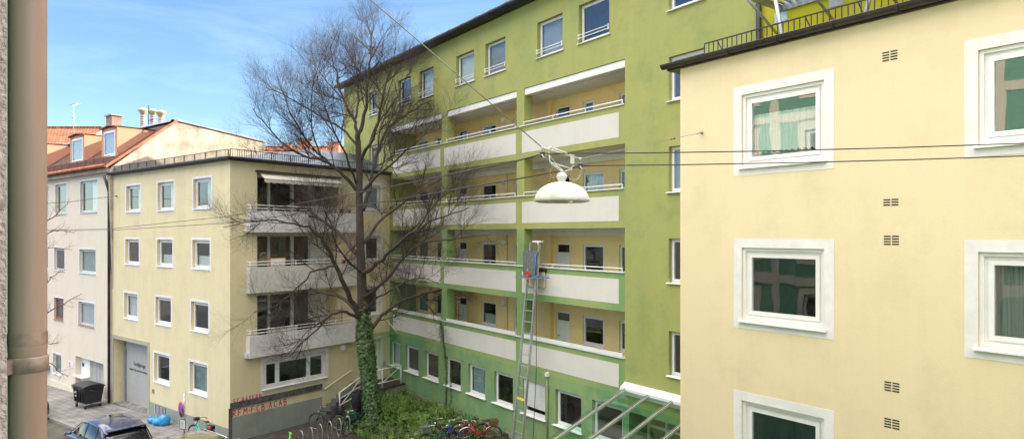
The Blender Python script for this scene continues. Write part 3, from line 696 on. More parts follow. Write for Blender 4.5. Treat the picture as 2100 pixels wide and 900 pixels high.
sg = MB(); x0 = NRF.u(1441)-.0; y0 = .06; zb0 = ZTN+.12
sg.box(x0, uN, y0-.008, y0+.008, zb0+.27, zb0+.295); sg.box(x0, uN, y0-.008, y0+.008, zb0, zb0+.02)
x = x0
while x < uN: sg.box(x-.008, x+.008, y0-.006, y0+.006, zb0+.02, zb0+.27); x += .105
x = x0+.3
while x < uN: sg.tube([(x,y0,zb0+.27),(x,y0+.28,zb0+.02),(x,y0,zb0+.02)], .012, 5); x += .9
sg.build('snow_guard', 'rail', n_root, NRF)
# ================================================================ corner house (two street faces)
CL = Fac(CNR.x, CNR.y, 1050-1335*1.296); ZC = -8.95
c_root = CL.setroot('corner_house', 'pale yellow four storey corner house with white balconies and magenta graffiti', 'apartment building', ZC)
CR = Fac(CNR.x, CNR.y, 1050+1335/1.296); CR.setroot(root=c_root, rootF=CL)
ZTC = 3.22; UL = CL.u(228.5)
def colrow(F, cols, rows):
    out = []
    for yt, yb, cs_ in rows: pass
cw = []
for row in (((257,290,376,439),(321,358.5,372,436),(394,435.6,363,436)), ((255,287,487,546),(320,356,486,549),(392,433,485.5,555)), ((252.6,284,597,656),(316.5,353,603,668),(389,430,609,679)), ((314,350,719,787),(386.5,427.6,732,804))):
    for a, b, yt, yb in row: cw.append((CL.u(a)+.12, CL.u(b)-.12, CL.z(a, yb)+.12, CL.z(a, yt)-.12))
# level every row
rows_ = [cw[0:3], cw[3:6], cw[6:9], cw[9:11]]; cw = []
for r_ in rows_:
    zb_ = sum(q[2] for q in r_)/len(r_); zt_ = sum(q[3] for q in r_)/len(r_); cw += [(q[0], q[1], zb_, zt_) for q in r_]
gar = (CL.u(233), CL.u(303.5), -9.35, CL.z(303.5, 709))
wall(CL, 'street_wall', 'corner_yellow', UL, 0, -9.7, ZTC, cw+[gar+(.75,)], parent=c_root)
for i, h in enumerate(cw):
    window(CL, *h, dep=.14, fw=.11, inter=['side','side','side','dark','half','half','curtain','dark','dark','dark','teal'][i], surround=.11, sill=.05, sover=.02)
pz = CL.z(373, 845)
MB().box(CL.u(307.5), -.002, -.02, -.001, -9.7, pz).build('plinth', 'plinth', c_root, CL)
gs = MB(); u0, u1, z0, z1 = gar
gs.box(u0-.22, u0, -.03, -.001, -9.7, z1+.2); gs.box(u1, u1+.18, -.03, -.001, -9.7, z1+.2); gs.box(u0, u1, -.03, -.001, z1, z1+.2)
gs.build('garage_surround', 'garage_frame', c_root, CL)
gd_ = MB(); Yg = .58; gd_.box(u0+.20, u1, Yg, Yg+.06, z0-.1, z1-.6)
for k in range(1, 6):
    zz = z0-.1+(z1-.5-z0)*k/6; gd_.box(u0+.21, u1, Yg-.004, Yg, zz-.010, zz+.0)
for f in (.33, .66): uu = u0+.20+(u1-u0-.20)*f; gd_.box(uu-.008, uu+.008, Yg-.006, Yg-.002, z0, z1-.62)
gd_.box(u0+.20, u1, Yg-.03, Yg+.06, z1-.60, z1-.002)
go = gd_.build('garage_door', 'doorgrey', c_root, CL)
fac_text(CL, 'Großgarage', .30, CL.u(274.5, Yg), CL.z(274.5, 748, Yg), Yg-.012, 'door_lettering', 'text', go)
fac_text(CL, 'Ausfahrt Tag und Nacht freihalten', .165, CL.u(265.5, Yg), CL.z(265.5, 756.5, Yg), Yg-.012, 'door_lettering', 'text', go)
MB().box(u0+.06, u0+.20, Yg-.05, Yg+.05, z0-.1, z1).build('side_post', 'bluegrey', go, CL)
MB().box(u1-.62, u1-.56, Yg-.06, Yg-.01, z0+1.0, z0+1.2).build('handle', 'chrome', go, CL)
MB().box(u0, u1, .0, .74, -9.6, -9.24).build('driveway', 'slabs', c_root, CL)
ga, gb_ = CL.u(318), CL.u(341); gz1 = CL.z(329, 832); gz0 = gz1-.42
gm_ = MB(); gm_.box(ga, gb_, -.03, -.022, gz0, gz1); g_ = gm_.build('cellar_grille', 'black_matt', c_root, CL); gm_ = MB()
for q in range(8): gm_.box(ga+.03+q*(gb_-ga)/8, ga+.07+q*(gb_-ga)/8, -.04, -.031, gz0, gz1)
gm_.build('grille_bars', 'frame', g_, CL)
MB().box(CL.u(313.5), CL.u(316.5), -.05, -.002, CL.z(315,805), CL.z(315,797)).build('vent_cap', 'galv', c_root, CL)
# ---- right face: loggias with balconies
bal = [(431, 476, 354), (548.5, 602, 480), (690, 735, 606)]
lo_u0, lo_u1 = CR.u(527.5), CR.u(694)
D = -.28
bz = []
for (yt, yb, yo) in bal: bz.append((CR.z(512, yt, D), CR.z(512, yb, D)))
lg = []
for (a, b), (yt, yb, yo) in zip(bz, bal): lg.append((lo_u0, lo_u1, b+.20, CR.z(529, yo)))
rw = [(CR.u(745)+.1, CR.u(780)-.0, CR.z(745,430), CR.z(745,378)), (CR.u(747)+.1, CR.u(780), CR.z(747,535), CR.z(747,484)), (CR.u(750)+.05, CR.u(779), CR.z(750,646), CR.z(750,589))]
gw = (CR.u(541), CR.u(668), CR.z(541,798), CR.z(541,741))
dr = (CR.u(745), CR.u(782), -7.78, CR.z(745,700))
wall(CR, 'court_wall', 'corner_yellow', 0, 11.2, -9.3, ZTC, [h+(1.0,) for h in lg]+rw+[gw, dr+(.2,)], parent=c_root)
for h in rw: window(CR, *h, dep=.13, fw=.09, surround=.16, sill=.05, inter='blind' if h is rw[0] else 'dark')
window(CR, *gw, dep=.10, fw=.13, mull=(.22,.72), surround=.16, sill=.10, sover=.1, inter='dark', roomd=2)
door_ = MB(); door_.ring(dr[0], dr[1], dr[2], dr[3], .1, .14, .2); door_.box(dr[0]+.1, dr[1]-.1, .16, .19, dr[2]+.1, dr[3]-.1)
do = door_.build('door', 'frame', c_root, CR); MB().ring(dr[0]-.14, dr[1]+.14, dr[2], dr[3]+.14, .14, -.006, -.001, wb=.0001).build('surround','surround',do,CR)
MB().tube([(dr[0]+.2,.10,dr[2]+.9),(dr[0]+.2,.10,dr[2]+1.5)],.02,6).build('handle','chrome',do,CR)
MB().box(CR.u(785), CR.u(789), -.09, -.002, CR.z(787,748), CR.z(787,741)).build('letter_box', 'galv', c_root, CR)
MB().lathe([(0,-.12),(.12,-.11),(.17,-.05),(.18,0)], (CR.u(704), 0, CR.z(704,712)), 20, 'Y').build('wall_lamp', 'gal_white', c_root, CR)
items = []
for bi, ((zt_, zb_), h) in enumerate(zip(bz, lg)):
    u0, u1, z0, z1 = h
    Yb = 1.0
    wu0, wu1 = CR.u(529, Yb), CR.u(636, Yb)
    uu = [wu0+(wu1-wu0)*f for f in (0, .18, .23, .62, .68, .93, 1)]
    wz0 = z0+.02
    wl = [(u0-.3, uu[6], wz0, z1-.02)]
    wall(CR, 'loggia_wall', 'gal_white', u0-.3, u1+.3, z0-.1, z1+.02, [(u0+.05, uu[6], wz0, z1-.04)], y=Yb, parent=c_root)
    fm = MB(); fm.ring(u0+.05, uu[6], wz0, z1-.04, .07, Yb+.05, Yb+.11)
    for a_, b_ in ((uu[1],uu[2]),(uu[3],uu[4])): fm.box(a_, b_, Yb+.03, Yb+.12, wz0+.07, z1-.11)
    fm.box(uu[2], uu[6]-.07, Yb+.04, Yb+.115, wz0+.07, wz0+.75)
    wn = fm.build('balcony_window', 'frame', c_root, CR)
    MB().quad((u0+.1,Yb+.08,wz0+.08),(uu[6]-.06,Yb+.08,wz0+.08),(uu[6]-.06,Yb+.08,z1-.1),(u0+.1,Yb+.08,z1-.1)).build('pane', 'glass', wn, CR)
    MB().quad((u0-.6,Yb+2.5,wz0),(uu[6]+.6,Yb+2.5,wz0),(uu[6]+.6,Yb+2.5,z1),(u0-.6,Yb+2.5,z1)).quad((u0-.5,Yb+.13,wz0),(uu[6]+.5,Yb+.13,wz0),(uu[6]+.5,Yb+2.5,wz0),(u0-.5,Yb+2.5,wz0)).quad((u0-.5,Yb+.13,z1),(uu[6]+.5,Yb+.13,z1),(uu[6]+.5,Yb+2.5,z1),(u0-.5,Yb+2.5,z1)).quad((u0-.5,Yb+.13,wz0),(u0-.5,Yb+2.5,wz0),(u0-.5,Yb+2.5,z1),(u0-.5,Yb+.13,z1)).quad((uu[6]+.5,Yb+.13,wz0),(uu[6]+.5,Yb+2.5,wz0),(uu[6]+.5,Yb+2.5,z1),(uu[6]+.5,Yb+.13,z1)).build('room', 'room', wn, CR)
    # balcony box
    ba, bb = CR.u(512, D), CR.u([733,731,729][bi], D)
    bx = MB(); bx.box(ba, bb, D, D+.10, zb_, zt_); bx.box(ba, ba+.10, D+.101, -.002, zb_, zt_); bx.box(bb-.10, bb, D+.101, -.002, zb_, zt_)
    bx.box(ba+.101, bb-.101, D+.101, -.002, zb_+.03, zb_+.18); bx.box(u0+.002,u1-.002,.002,.99,zb_+.03,zb_+.18)
    bx.box(ba-.12, ba-.002, D+.06, -.05, zb_+.02, zb_+.25) if bi != 1 else None
    bo = bx.build('balcony', 'panel' if bi == 1 else 'surround', c_root, CR)
    rl = MB()
    for hh in (.10, .24): rl.tube([(ba+.05,-.01,zt_+hh),(ba+.05,D+.05,zt_+hh),(bb-.05,D+.05,zt_+hh),(bb-.05,-.01,zt_+hh)], .025, 6, smooth=False)
    for q in range(6): x = ba+.05+(bb-ba-.1)*q/5; rl.tube([(x,D+.05,zt_),(x,D+.05,zt_+.24)], .02, 6)
    rl.build('railing', 'white', bo, CR)
# awning over the top loggia
z1 = lg[0][3]
aw = MB(); a0, a1 = lo_u0+.1, CR.u(692); pts = []
n_ = 60; vs = []
for j in range(n_+1):
    u_ = a0+(a1-a0)*j/n_; zl = z1-.42-.05*abs(math.sin(j/n_*math.pi*13)); vs += [(u_,-.42,zl),(u_,-.42,z1-.28),(u_,-.02,z1-.02)]
aw.add(vs, [(3*j+q,3*j+3+q,3*j+4+q,3*j+1+q) for j in range(n_) for q in (0,1)])
awo = aw.build('awning', 'own_cream', c_root, CR)
MB().tube([(a0,-.42,z1-.27),(a1,-.42,z1-.27)], .03, 8).build('front_bar', 'frame', awo, CR)
MB().box(lo_u0-.1, lo_u1+.1, -.16, -.002, z1+.02, z1+.10).build('awning_box', 'gutter', c_root, CR)
# plinth, trim boards, handrail
pzr = CR.z(560, 836)
MB().box(.0, CR.u(660), -.025, -.001, -9.3, pzr).build('plinth', 'plinth', c_root, CR)
MB().box(-.02, CR.u(660), -.05, -.027, CR.z(472,839), CR.z(472,826)).box(-.10, .05, -.08, -.051, -9.2, CR.z(466,837)).build('trim_board', 'trimwood', c_root, CR)
MB().tube([(CR.u(663),-.10,CR.z(663,797)),(CR.u(664),-.10,CR.z(664,796)),(CR.u(716),-.10,CR.z(716,760)),(CR.u(718),-.10,CR.z(718,759))], .025, 8).build('wall_handrail', 'white', c_root, CR)
# graffiti strokes
GL = {'R':[[(0,0),(0,1),(.6,.85),(.5,.55),(0,.5),(.7,0)]],'F':[[(0,0),(.05,1),(.65,1)],[(0,.5),(.5,.55)]],'M':[[(0,0),(.1,1),(.4,.35),(.75,1),(.8,0)]],'C':[[(.6,.9),(.2,1),(0,.5),(.2,0),(.65,.1)]],
      'B':[[(0,0),(0,1),(.5,.9),(.45,.55),(0,.5),(.6,.4),(.55,.05),(0,0)]],'A':[[(0,0),(.3,1),(.65,0)],[(.12,.4),(.55,.4)]],'S':[[(.6,.9),(.1,.95),(0,.6),(.55,.45),(.5,.05),(0,.05)]],'Y':[[(0,1),(.3,.5),(.65,1)],[(.3,.5),(.25,0)]],
      'E':[[(.6,1),(0,1),(0,0),(.6,0)],[(0,.5),(.5,.5)]],'N':[[(0,0),(.05,1),(.6,0),(.65,1)]],'.':[[(0,.4),(.08,.42)]],' ':[]}
def graf(txt, u, z, h, w_, r):
    mb = MB()
    for ch in txt:
        for st in GL[ch]:
            P = [(u+p[0]*w_*.9+random.uniform(-.008,.008), z+p[1]*h+random.uniform(-.015,.015)) for p in st]
            for i in range(len(P)-1):
                a, b = Vector(P[i]), Vector(P[i+1]); t = (b-a); L_ = t.length; t.normalize(); q = Vector((-t.y, t.x))*r; a -= t*r*.6; b += t*r*.6
                yy = -.030 if z < pzr+2 else -.004
                mb.quad((a.x-q.x,gy,a.y-q.y),(b.x-q.x,gy,b.y-q.y),(b.x+q.x,gy,b.y+q.y),(a.x+q.x,gy,a.y+q.y))
        u += w_*(.45 if ch in '. ' else 1.15)
    return mb
gy = -.006
zg1 = CR.z(478, 829)
graf('SC.BAYERN', CR.u(479), CR.z(479,829)+.02, .21, .145, .016).build('graffiti', 'graffiti', c_root, CR)
_u = CR.u(477)
for _w, _n in (('RFM.', 3.45+.45), ('FCB.', 3.45+.45), ('ACAB', 4.6)):
    graf(_w, _u, CR.z(477,854), .27, .225, .021).build('graffiti', 'graffiti', c_root, CR); _u += .225*(3*1.15+.45)
# roof and eaves: in CR coordinates x along the court face, y inward
E = -.14; Wd = -UL
rr = MB(); 
e = [(E,E,ZTC+.1),(11.5,E,ZTC+.1),(11.5,Wd,ZTC+.1),(E,Wd,ZTC+.1)]; r1, r2 = (7.0,4.2,ZTC+1.56), (11.5,4.2,ZTC+1.56)
rr.add(e+[r1,r2], [(0,1,5,4),(2,3,4,5),(3,0,4),(1,2,5)]); rr.build('roof', 'roofblue', c_root, CR)
MB().box(E,11.5,E,-.002,ZTC-.0,ZTC+.09).box(E,-.002,.0,Wd,ZTC,ZTC+.09).build('eaves', 'dark_gutter', c_root, CR)
gt = MB(); gt.tube([(11.5,E-.08,ZTC+.10),(E-.08,E-.08,ZTC+.10),(E-.08,Wd,ZTC+.10)], .07, 10, smooth=False)
x = .4
while x < Wd: gt.lathe([(.082,-.03),(.082,.03)], (E-.08,x,ZTC+.10), 10, 'Y'); x += .95
gt.build('gutter', 'dark_gutter', c_root, CR)
sg = MB()
def guard(mb, p, q, h=.34, sp=.11):
    p, q = Vector(p), Vector(q); L_ = (q-p).length; k = int(L_/sp)
    for z_ in (0, h): mb.tube([p+Vector((0,0,z_)), q+Vector((0,0,z_))], .018, 4, smooth=False)
    for i in range(k+1): a = p+(q-p)*(i/k); mb.tube([a, a+Vector((0,0,h))], .012 if i % 9 else .025, 4 if i % 9 else 5, smooth=False)
guard(sg, (E+.15,E+.15,ZTC+.16), (11.3,E+.15,ZTC+.16)); sg.build('snow_guard', 'rail', c_root, CR)
sg = MB(); guard(sg, (E+.15,E+.3,ZTC+.16), (E+.15,Wd,ZTC+.16)); sg.build('snow_guard', 'gutter', c_root, CR)
MB().box(11.1,11.2,.01,Wd,-9,ZTC).build('end_wall','corner_yellow',c_root,CR)
# downpipe between the two houses
dp = MB(); u_ = UL+.02; dp.tube([(u_,-.42,ZTC+.1),(u_,-.20,ZTC-.6),(u_,-.13,ZTC-.9),(u_,-.13,-9.3)], .075, 10)
dp.build('rain_pipe', 'gutter', c_root, CL)
# glass canopy over the court door
cp = thing('door_canopy', 'small glass canopy with white arms over the white court door', 'canopy', CR.world((dr[0]+dr[1])/2, 0, dr[3]+.25), CR.ang)
MB().add([(-1.1,-.02,.1),(1.1,-.02,.1),(1.1,-1.1,.0),(-1.1,-1.1,.0),(-1.1,-.02,.115),(1.1,-.02,.115),(1.1,-1.1,.015),(-1.1,-1.1,.015)], [(0,1,2,3),(4,7,6,5),(3,2,6,7)]).build('glass_sheet', 'canopy_glass', cp)
for s in (-1, 1): MB().tube([(s*.95,-.02,.75),(s*.95,-1.0,.05)], .02, 6).tube([(s*.95,-.02,.08),(s*.95,-1.08,-.02)], .02, 6).build('arm', 'frame', cp)

# stair and landing before the court door
zl = -7.8; u0, u1 = CR.u(728), CR.u(728)+3.1
st = thing('entrance_stairs', 'stone landing and steps with white tube railing before the court door', 'stairs', CR.world(u0, 0, -8.95), CR.ang)
ub = 3.0-(0)
MB().box(0, ub, -1.75, -.03, 0, 1.15-.07).build('landing_base', 'concrete', st); MB().box(-.02, ub, -1.8, -.03, 1.08, 1.15).build('landing', 'courtpave', st)
ns = 7
for k in range(1, ns): MB().box(-.30*k, -.30*(k-1)-.022 if k > 0 else 0, -1.75, -.03, 0, 1.15-.164*k).build('step', 'courtpave', st)
sm_ = MB()
for k in range(0, ns): sm_.box(-.30*k-.3, -.30*k, -.026, -.004, 0, 1.15-.164*k+.22)
sm_.build('stepped_skirting', 'plinth', st)
def sp(px, py, dep=-1.68):
    u_, z_ = CR.uz(px, py, dep); return Vector((u_-u0, dep, z_+8.95))
rl = MB(); a, b, c, d = sp(696,805), sp(697,842), sp(748,766), sp(748,800)
rl.tube([a, c], .03, 6); rl.tube([b, a], .032, 6); rl.tube([c, Vector((c.x,c.y,1.1))], .032, 6); rl.tube([a.lerp(b,.32), c.lerp(d,.6)], .022, 6); rl.tube([a.lerp(b,.7), d], .022, 6); rl.tube([a.lerp(b,.75), c], .022, 6)
rl.build('stair_railing', 'white', st)
rl = MB(); x0, x1 = sp(784,760).x, sp(822,751).x; zt_ = 2.10
for hh in (1.42, zt_): rl.tube([(x0-.5,-1.68,hh),(x1,-1.68,hh)], .03, 6)
for x in (x0, x1): rl.tube([(x,-1.68,1.1),(x,-1.68,zt_)], .032, 6)
rl.tube([(x0,-1.68,1.42),(x1,-1.68,zt_-.05)], .022, 6)
rl.build('landing_railing', 'white', st)

# ================================================================ beige house with dormers
BO = CL.world(UL-.02, 0, 0); ZB = -9.5
B = Fac(BO.x, BO.y, 1050-1335*1.296)
b_root = B.setroot('dormer_house', 'beige town house with brown tiled roof, salmon dormers and weathered gable wall', 'town house', ZB)
bw = []
BZ = 3.45
for row in (((93,100,377,442),(113,137,374,438),(164,200,371,438)), ((86,99,507,560),(110.6,133,509,558),(162,197,509,560)), ((86,97,613,662),(110,131,613.5,660),(160,194.5,615.5,666)), ((84,88,715,760),(108,126.5,721,765))):
    zs1 = B.z(row[-1][0], row[-1][2]); zs0 = B.z(row[-1][0], row[-1][3])
    for a, b, yt, yb in row: bw.append((B.u(a)+.05, B.u(b)-.05, zs0+.05, zs1-.05))
nic = (B.u(154.5), B.u(212), -9.62, B.z(154.5, 729))
LBu = -24
wall(B, 'street_wall', 'beige', LBu, 0, -10.6, BZ, bw+[nic+(.7,)], parent=b_root)
for i, h in enumerate(bw):
    window(B, *h, dep=.12, fw=.09, fmat='redsill' if i in (7,) else 'oldframe', sill=.05, sillm='redsill' if i in (6,7,8) else 'oldframe', sover=.0, surround=.10, inter={2:'side',5:'teal',8:'blind',10:'teal'}.get(i,'dark'))
MB().box(LBu,-.01,-.03,-.001,-10.6,B.z(140,790)).build('plinth', 'beige', b_root, B)
bt = MB(); a_, b_ = nic[0], nic[1]; bm_ = a_+(b_-a_)*.33
bt.box(a_, bm_, .3, .69, nic[2], nic[3]); bo = bt.build('niche_wall', 'gal_white', b_root, B)
bt = MB()
for q in range(14): x = bm_+.03+(b_-bm_-.05)*q/14; bt.box(x, x+.075, .45, .48, -9.5, nic[3]-.05)
bt.build('slatted_gate', 'gal_white', b_root, B)
MB().box(a_+.25, a_+.5, .27, .299, B.z(160,752), B.z(160,745)).build('intercom', 'black', b_root, B)
MB().box(a_-.1, bm_, -.12, .29, B.z(160,770)-.06, B.z(160,770)).build('ledge', 'surround', b_root, B)
sgn = MB().box(B.u(141), B.u(150.5), -.02, -.002, B.z(141,751), B.z(141,739)).build('wall_sign', 'frame', b_root, B)
for k, s_ in enumerate(('Einfahrt','bitte','freihalten')): fac_text(B, s_, .085, B.u(142), B.z(141,743.2+k*3), -.023, 'sign_lettering', 'text', sgn)
MB().box(B.u(92), B.u(103), -.35, -.002, B.z(100,757), B.z(100,748)).build('meter_box', 'bluegrey', b_root, B)
# cornice, gutter, roof
MB().box(LBu, .0, -.25, -.002, BZ-.02, BZ+.18).build('cornice', 'gable', b_root, B)
MB().tube([(LBu,-.40,BZ+.30),(.05,-.40,BZ+.30)], .10, 10).build('gutter', 'copper', b_root, B)
eave = BZ+.26; ry, rz = 3.45, 6.75; by, bz_ = 9.2, 6.05
rf = MB(); rf.add([(LBu,-.35,eave),(-.02,-.35,eave),(-.02,ry,rz),(LBu,ry,rz)], [(0,1,2,3)]); rf.build('tiled_roof', 'dtile', b_root, B)
MB().add([(LBu,ry-.25,rz+.03),(.15,ry-.25,rz+.03),(.15,by,bz_+.12),(LBu,by,bz_+.12),(LBu,ry-.35,rz-.12),(.15,ry-.35,rz-.12)], [(0,1,2,3),(4,5,1,0)]).box(.0,.16,ry,by,0,.001).build('ridge_sheet', 'roofsheet', b_root, B)
MB().prism([(0,-.20,eave-.5),(0,-.02,eave-.02),(0,ry,rz-.08),(0,by,bz_-.0),(0,by,-9)][:4]+[(0,by,-3),(0,-.20+.2,-3)], (0,0,0), (.28,0,0)).build('gable_wall', 'gable', b_root, B)
MB().prism([(.27,-.38,eave-.1),(.27,-.38,eave+.05),(.27,ry,rz+.06),(.27,ry,rz-.12)], (0,0,0), (.08,0,0)).build('verge', 'copper', b_root, B)
MB().prism([(.27,ry,rz-.06),(.27,ry,rz+.05),(.27,by,bz_+.13),(.27,by,bz_+.02)], (0,0,0), (.09,0,0)).build('verge_flashing', 'roofsheet', b_root, B)
MB().box(LBu,-.0,by-.1,by,-9,bz_).build('rear_wall','gable',b_root,B)
sg = MB(); guard(sg, (LBu,.05,eave+.32), (-.3,.05,eave+.32), .32, .14); sg.build('snow_guard', 'railred', b_root, B)
def slope_z(y): return eave+(y+.35)*(rz-eave)/(ry+.35)
for di, (pa, pb, yt, yb) in enumerate(((91,106,285,322),(143.7,173,272,322),(208.5,240,259,315))):
    dy = .55; a_, b_ = B.u(pa if di else 82, dy), B.u(pb, dy)
    if di == 0: a_, b_ = B.u(91-16, dy), B.u(92, dy)
    z0 = slope_z(dy)+.02; z1 = B.z(224, 262, dy) if di else B.z(224,262,dy)
    w_, = (b_-a_,)
    yback = -.35+(z1-eave)*(ry+.35)/(rz-eave)
    dm = MB()
    dm.add([(a_,dy,z0-.1),(b_,dy,z0-.1),(b_,dy,z1),(a_,dy,z1),(a_,yback,z1),(b_,yback,z1)], [(0,4,3),(1,2,5)])
    hole = (a_+.24, b_-.22, z0+.02, z1-.16)
    do = dm.build('dormer', 'dormer', b_root, B)
    wall(B, 'dormer_front', 'dormer', a_, b_, z0-.1, z1, [hole], y=dy, parent=do)
    wn = window(B, *hole, y=dy, dep=.02, fw=.11, sill=.04, inter='blind', roomd=.4, spread=0)
    wn.parent = b_root
    rm = MB(); zm = z1+.10
    rm.add([(a_-.08,dy-.12,z1),((a_+b_)/2,dy-.12,zm),(b_+.08,dy-.12,z1),(b_+.08,yback+.1,z1+.02),((a_+b_)/2,yback+.3,zm+.02),(a_-.08,yback+.1,z1+.02)], [(0,1,4,5),(1,2,3,4)])
    rm.prism([(a_-.08,dy-.12,z1-.05),((a_+b_)/2,dy-.12,zm-.03),(b_+.08,dy-.12,z1-.05),(b_+.08,dy-.12,z1+.01),((a_+b_)/2,dy-.12,zm+.02),(a_-.08,dy-.12,z1+.01)], (0,0,0), (0,.12,0))
    rm.build('dormer_roof', 'railred', do, B)
# brick chimney and flue pipes, aerial
cu0 = B.u(214, ry-.6); cz1 = B.z(230, 243, ry)
ch = MB(); ch.box(cu0, cu0+.95, ry-.5, ry+.1, rz-.9, cz1); cho = ch.build('chimney', 'brick', b_root, B); MB().box(cu0-.08, cu0+1.03, ry-.58, ry+.18, cz1, cz1+.09).build('chimney_cap', 'concrete', cho, B)
for px in (293.5, 314, 330.5):
    yy = ry+1.3; u_ = B.u(px, yy); zt_ = B.z(px, {293.5:222,314:224,330.5:226.5}[px], yy)
    fp = MB(); fp.lathe([(.17,rz-.8),(.17,zt_-.42)], (u_,yy,0), 14); fo = fp.build('flue_pipe', 'duct', b_root, B)
    MB().lathe([(.15,zt_-.42),(.33,zt_-.18),(.33,zt_-.13),(.12,zt_),(0,zt_)], (u_,yy,0), 14).build('flue_cap', 'ochre', fo, B)
u_ = B.u(305, ry+1.0); MB().tube([(u_,ry+1,rz-.3),(u_,ry+1,B.z(305,216,ry+1))], .03, 6).tube([(u_-.05,ry+1,rz+.75),(u_+1.1,ry+1,rz+.75)], .025, 6).build('flue_mast', 'rail', b_root, B)
ua = B.u(151, 3.0); a = MB(); za = B.z(151, 213, 3.0); a.tube([(ua,3,slope_z(3)-.1),(ua,3,za)], .025, 6); a.tube([(ua-.6,3,za-.05),(ua+.75,3,za-.05)], .018, 5)
for q in range(9): a.tube([(ua-.55+.15*q,2.75,za-.05),(ua-.55+.15*q,3.25,za-.05)], .01, 4)
a.tube([(ua-.9,3,za-.35),(ua+.15,3,za-.75)], .015, 5); a.blob((ua-.05,3,za-1.0), .09, (1,1,.8)); a.build('aerial', 'galv', b_root, B)

# ================================================================ roofs far behind
def far_house(name, label, px0, px1, ytop, Y, m, wallm, dz=1.6, chims=(), depth=8, vx=-680):
    a = P3(px0, ytop, Y); b_ = P3(px1, ytop, Y)
    L_ = (b_-a).length
    rt = thing(name, label, 'house', (a.x, a.y, -9.5), 0)
    zt_ = a.z+9.5
    mb = MB(); mb.add([(0,-4,zt_-dz*1.6),(L_,-4,zt_-dz*1.6),(L_,0,zt_),(0,0,zt_),(0,4,zt_-dz*1.6),(L_,4,zt_-dz*1.6)], [(0,1,2,3),(3,2,5,4)]); mb.build('tiled_roof', m, rt)
    mb = MB(); mb.prism([(0,-3.7,0),(0,3.7,0),(0,3.7,zt_-dz*1.6),(0,0,zt_-.1),(0,-3.7,zt_-dz*1.6)], (0,0,0), (L_,0,0)); mb.build('walls', wallm, rt)
    mb = MB(); k = int(L_/.32)
    for i in range(k): mb.tube([(i*.32,0,zt_+.02),(i*.32+.33,0,zt_+.05)], .09, 6)
    mb.build('ridge_tiles', m, rt)
    for (cx, cy, cw_) in chims:
        c_ = P3(cx, cy, Y); mb = MB(); x = c_.x-a.x; mb.box(x-cw_/2, x+cw_/2, -1.6, -1.0, zt_-1.6, c_.z+9.5); co = mb.build('chimney', 'dormer', rt); MB().box(x-cw_/2-.06, x+cw_/2+.06, -1.66, -.94, c_.z+9.5, c_.z+9.58).build('chimney_cap', 'roofsheet', co)
    return rt
far_house('tiled_house', 'house with orange clay roof rising behind the dormer house at far left', -60, 212, 262, 54, 'otile', 'beige')
far_house('tiled_house', 'red roofed house with salmon chimneys seen between the gable and the tree', 505, 820, 302, 58, 'otile', 'gable', 1.3, ((634,291,1.1),(693,298,1.0),(600,299,.5)))

# ================================================================ the house the photo is taken from
OD = Vector((-.7715, 1)).normalized(); ON = Vector((1, .7715)).normalized()
OW = Fac(0, 0, 20); OW.d = OD; OW.n = Vector((-OD.y, OD.x)); OW.ang = math.atan2(OD.y, OD.x)
OO = ON*-.010; OW.O = OO; OW.W = Matrix.Translation((OO.x, OO.y, 0)) @ Matrix.Rotation(OW.ang, 4, 'Z')
o_root = OW.setroot('own_house', 'house in the foreground whose rough pinkish window jamb fills the left edge', 'apartment building', -9)
hs = [(-1.4, 1.72, -1.3, 1.6, .35)]
for k in range(-1, 3):
    for c_ in (-14.5, -11.2, -7.9, -4.6, 4.6, 7.9, 11.2, 14.5): hs.append((c_-.65, c_+.65, -.75+k*2.9-.0, .75+k*2.9, .12))
    if k: hs.append((-.65, .65, -.75+k*2.9, .75+k*2.9, .12))
wall(OW, 'front_wall', 'own_green', -18, 18, -9, 7.6, hs, parent=o_root)
hb = MB()
h0 = hs[0]
MB().ring(h0[0]-.0, h0[1], h0[2], h0[3], .02, -.005, .34).build('jamb', 'jamb', o_root, OW); MB().ring(h0[0]-.3, h0[1]+.3, h0[2]-.3, h0[3]+.3, .3, -.004, -.001).build('window_surround', 'jamb', o_root, OW)
for h in hs[1:]:
    MB().ring(h[0]-.28, h[1]+.28, h[2]-.28, h[3]+.28, .28, -.02, -.001).build('surround', 'own_cream', o_root, OW)
    window(OW, h[0], h[1], h[2], h[3], dep=.1, fw=.08, sill=.05, roomd=.8, mull=(.5,))
hb = MB()
for k in range(-1, 3): hb.box(-18, 18, -.03, -.001, 1.12+k*2.9, 1.42+k*2.9)
for k in range(-1, 3):
    for c_ in (-16.2, -13, -9.6, -6.2, -2.6, 2.9, 6.2, 9.6, 13, 16.2): hb.box(c_-.14, c_+.14, -.028, -.002, 1.42+(k-1)*2.9+.002, 1.12+k*2.9-.002)
hb.build('facade_bands', 'own_cream', o_root, OW)
MB().add([(-18,-.5,7.6),(18,-.5,7.6),(18,5,10.5),(-18,5,10.5),(-18,10,7.6),(18,10,7.6)], [(0,1,2,3),(3,2,5,4)]).build('roof', 'otile', o_root, OW)
MB().box(-18,18,9.9,10,-9,7.6).box(-18,-17.98,.01,9.9,-9,7.6).box(17.98,18,.01,9.9,-9,7.6).box(-18,18,2.6,2.65,-9,7.6).build('rear_walls', 'own_cream', o_root, OW)
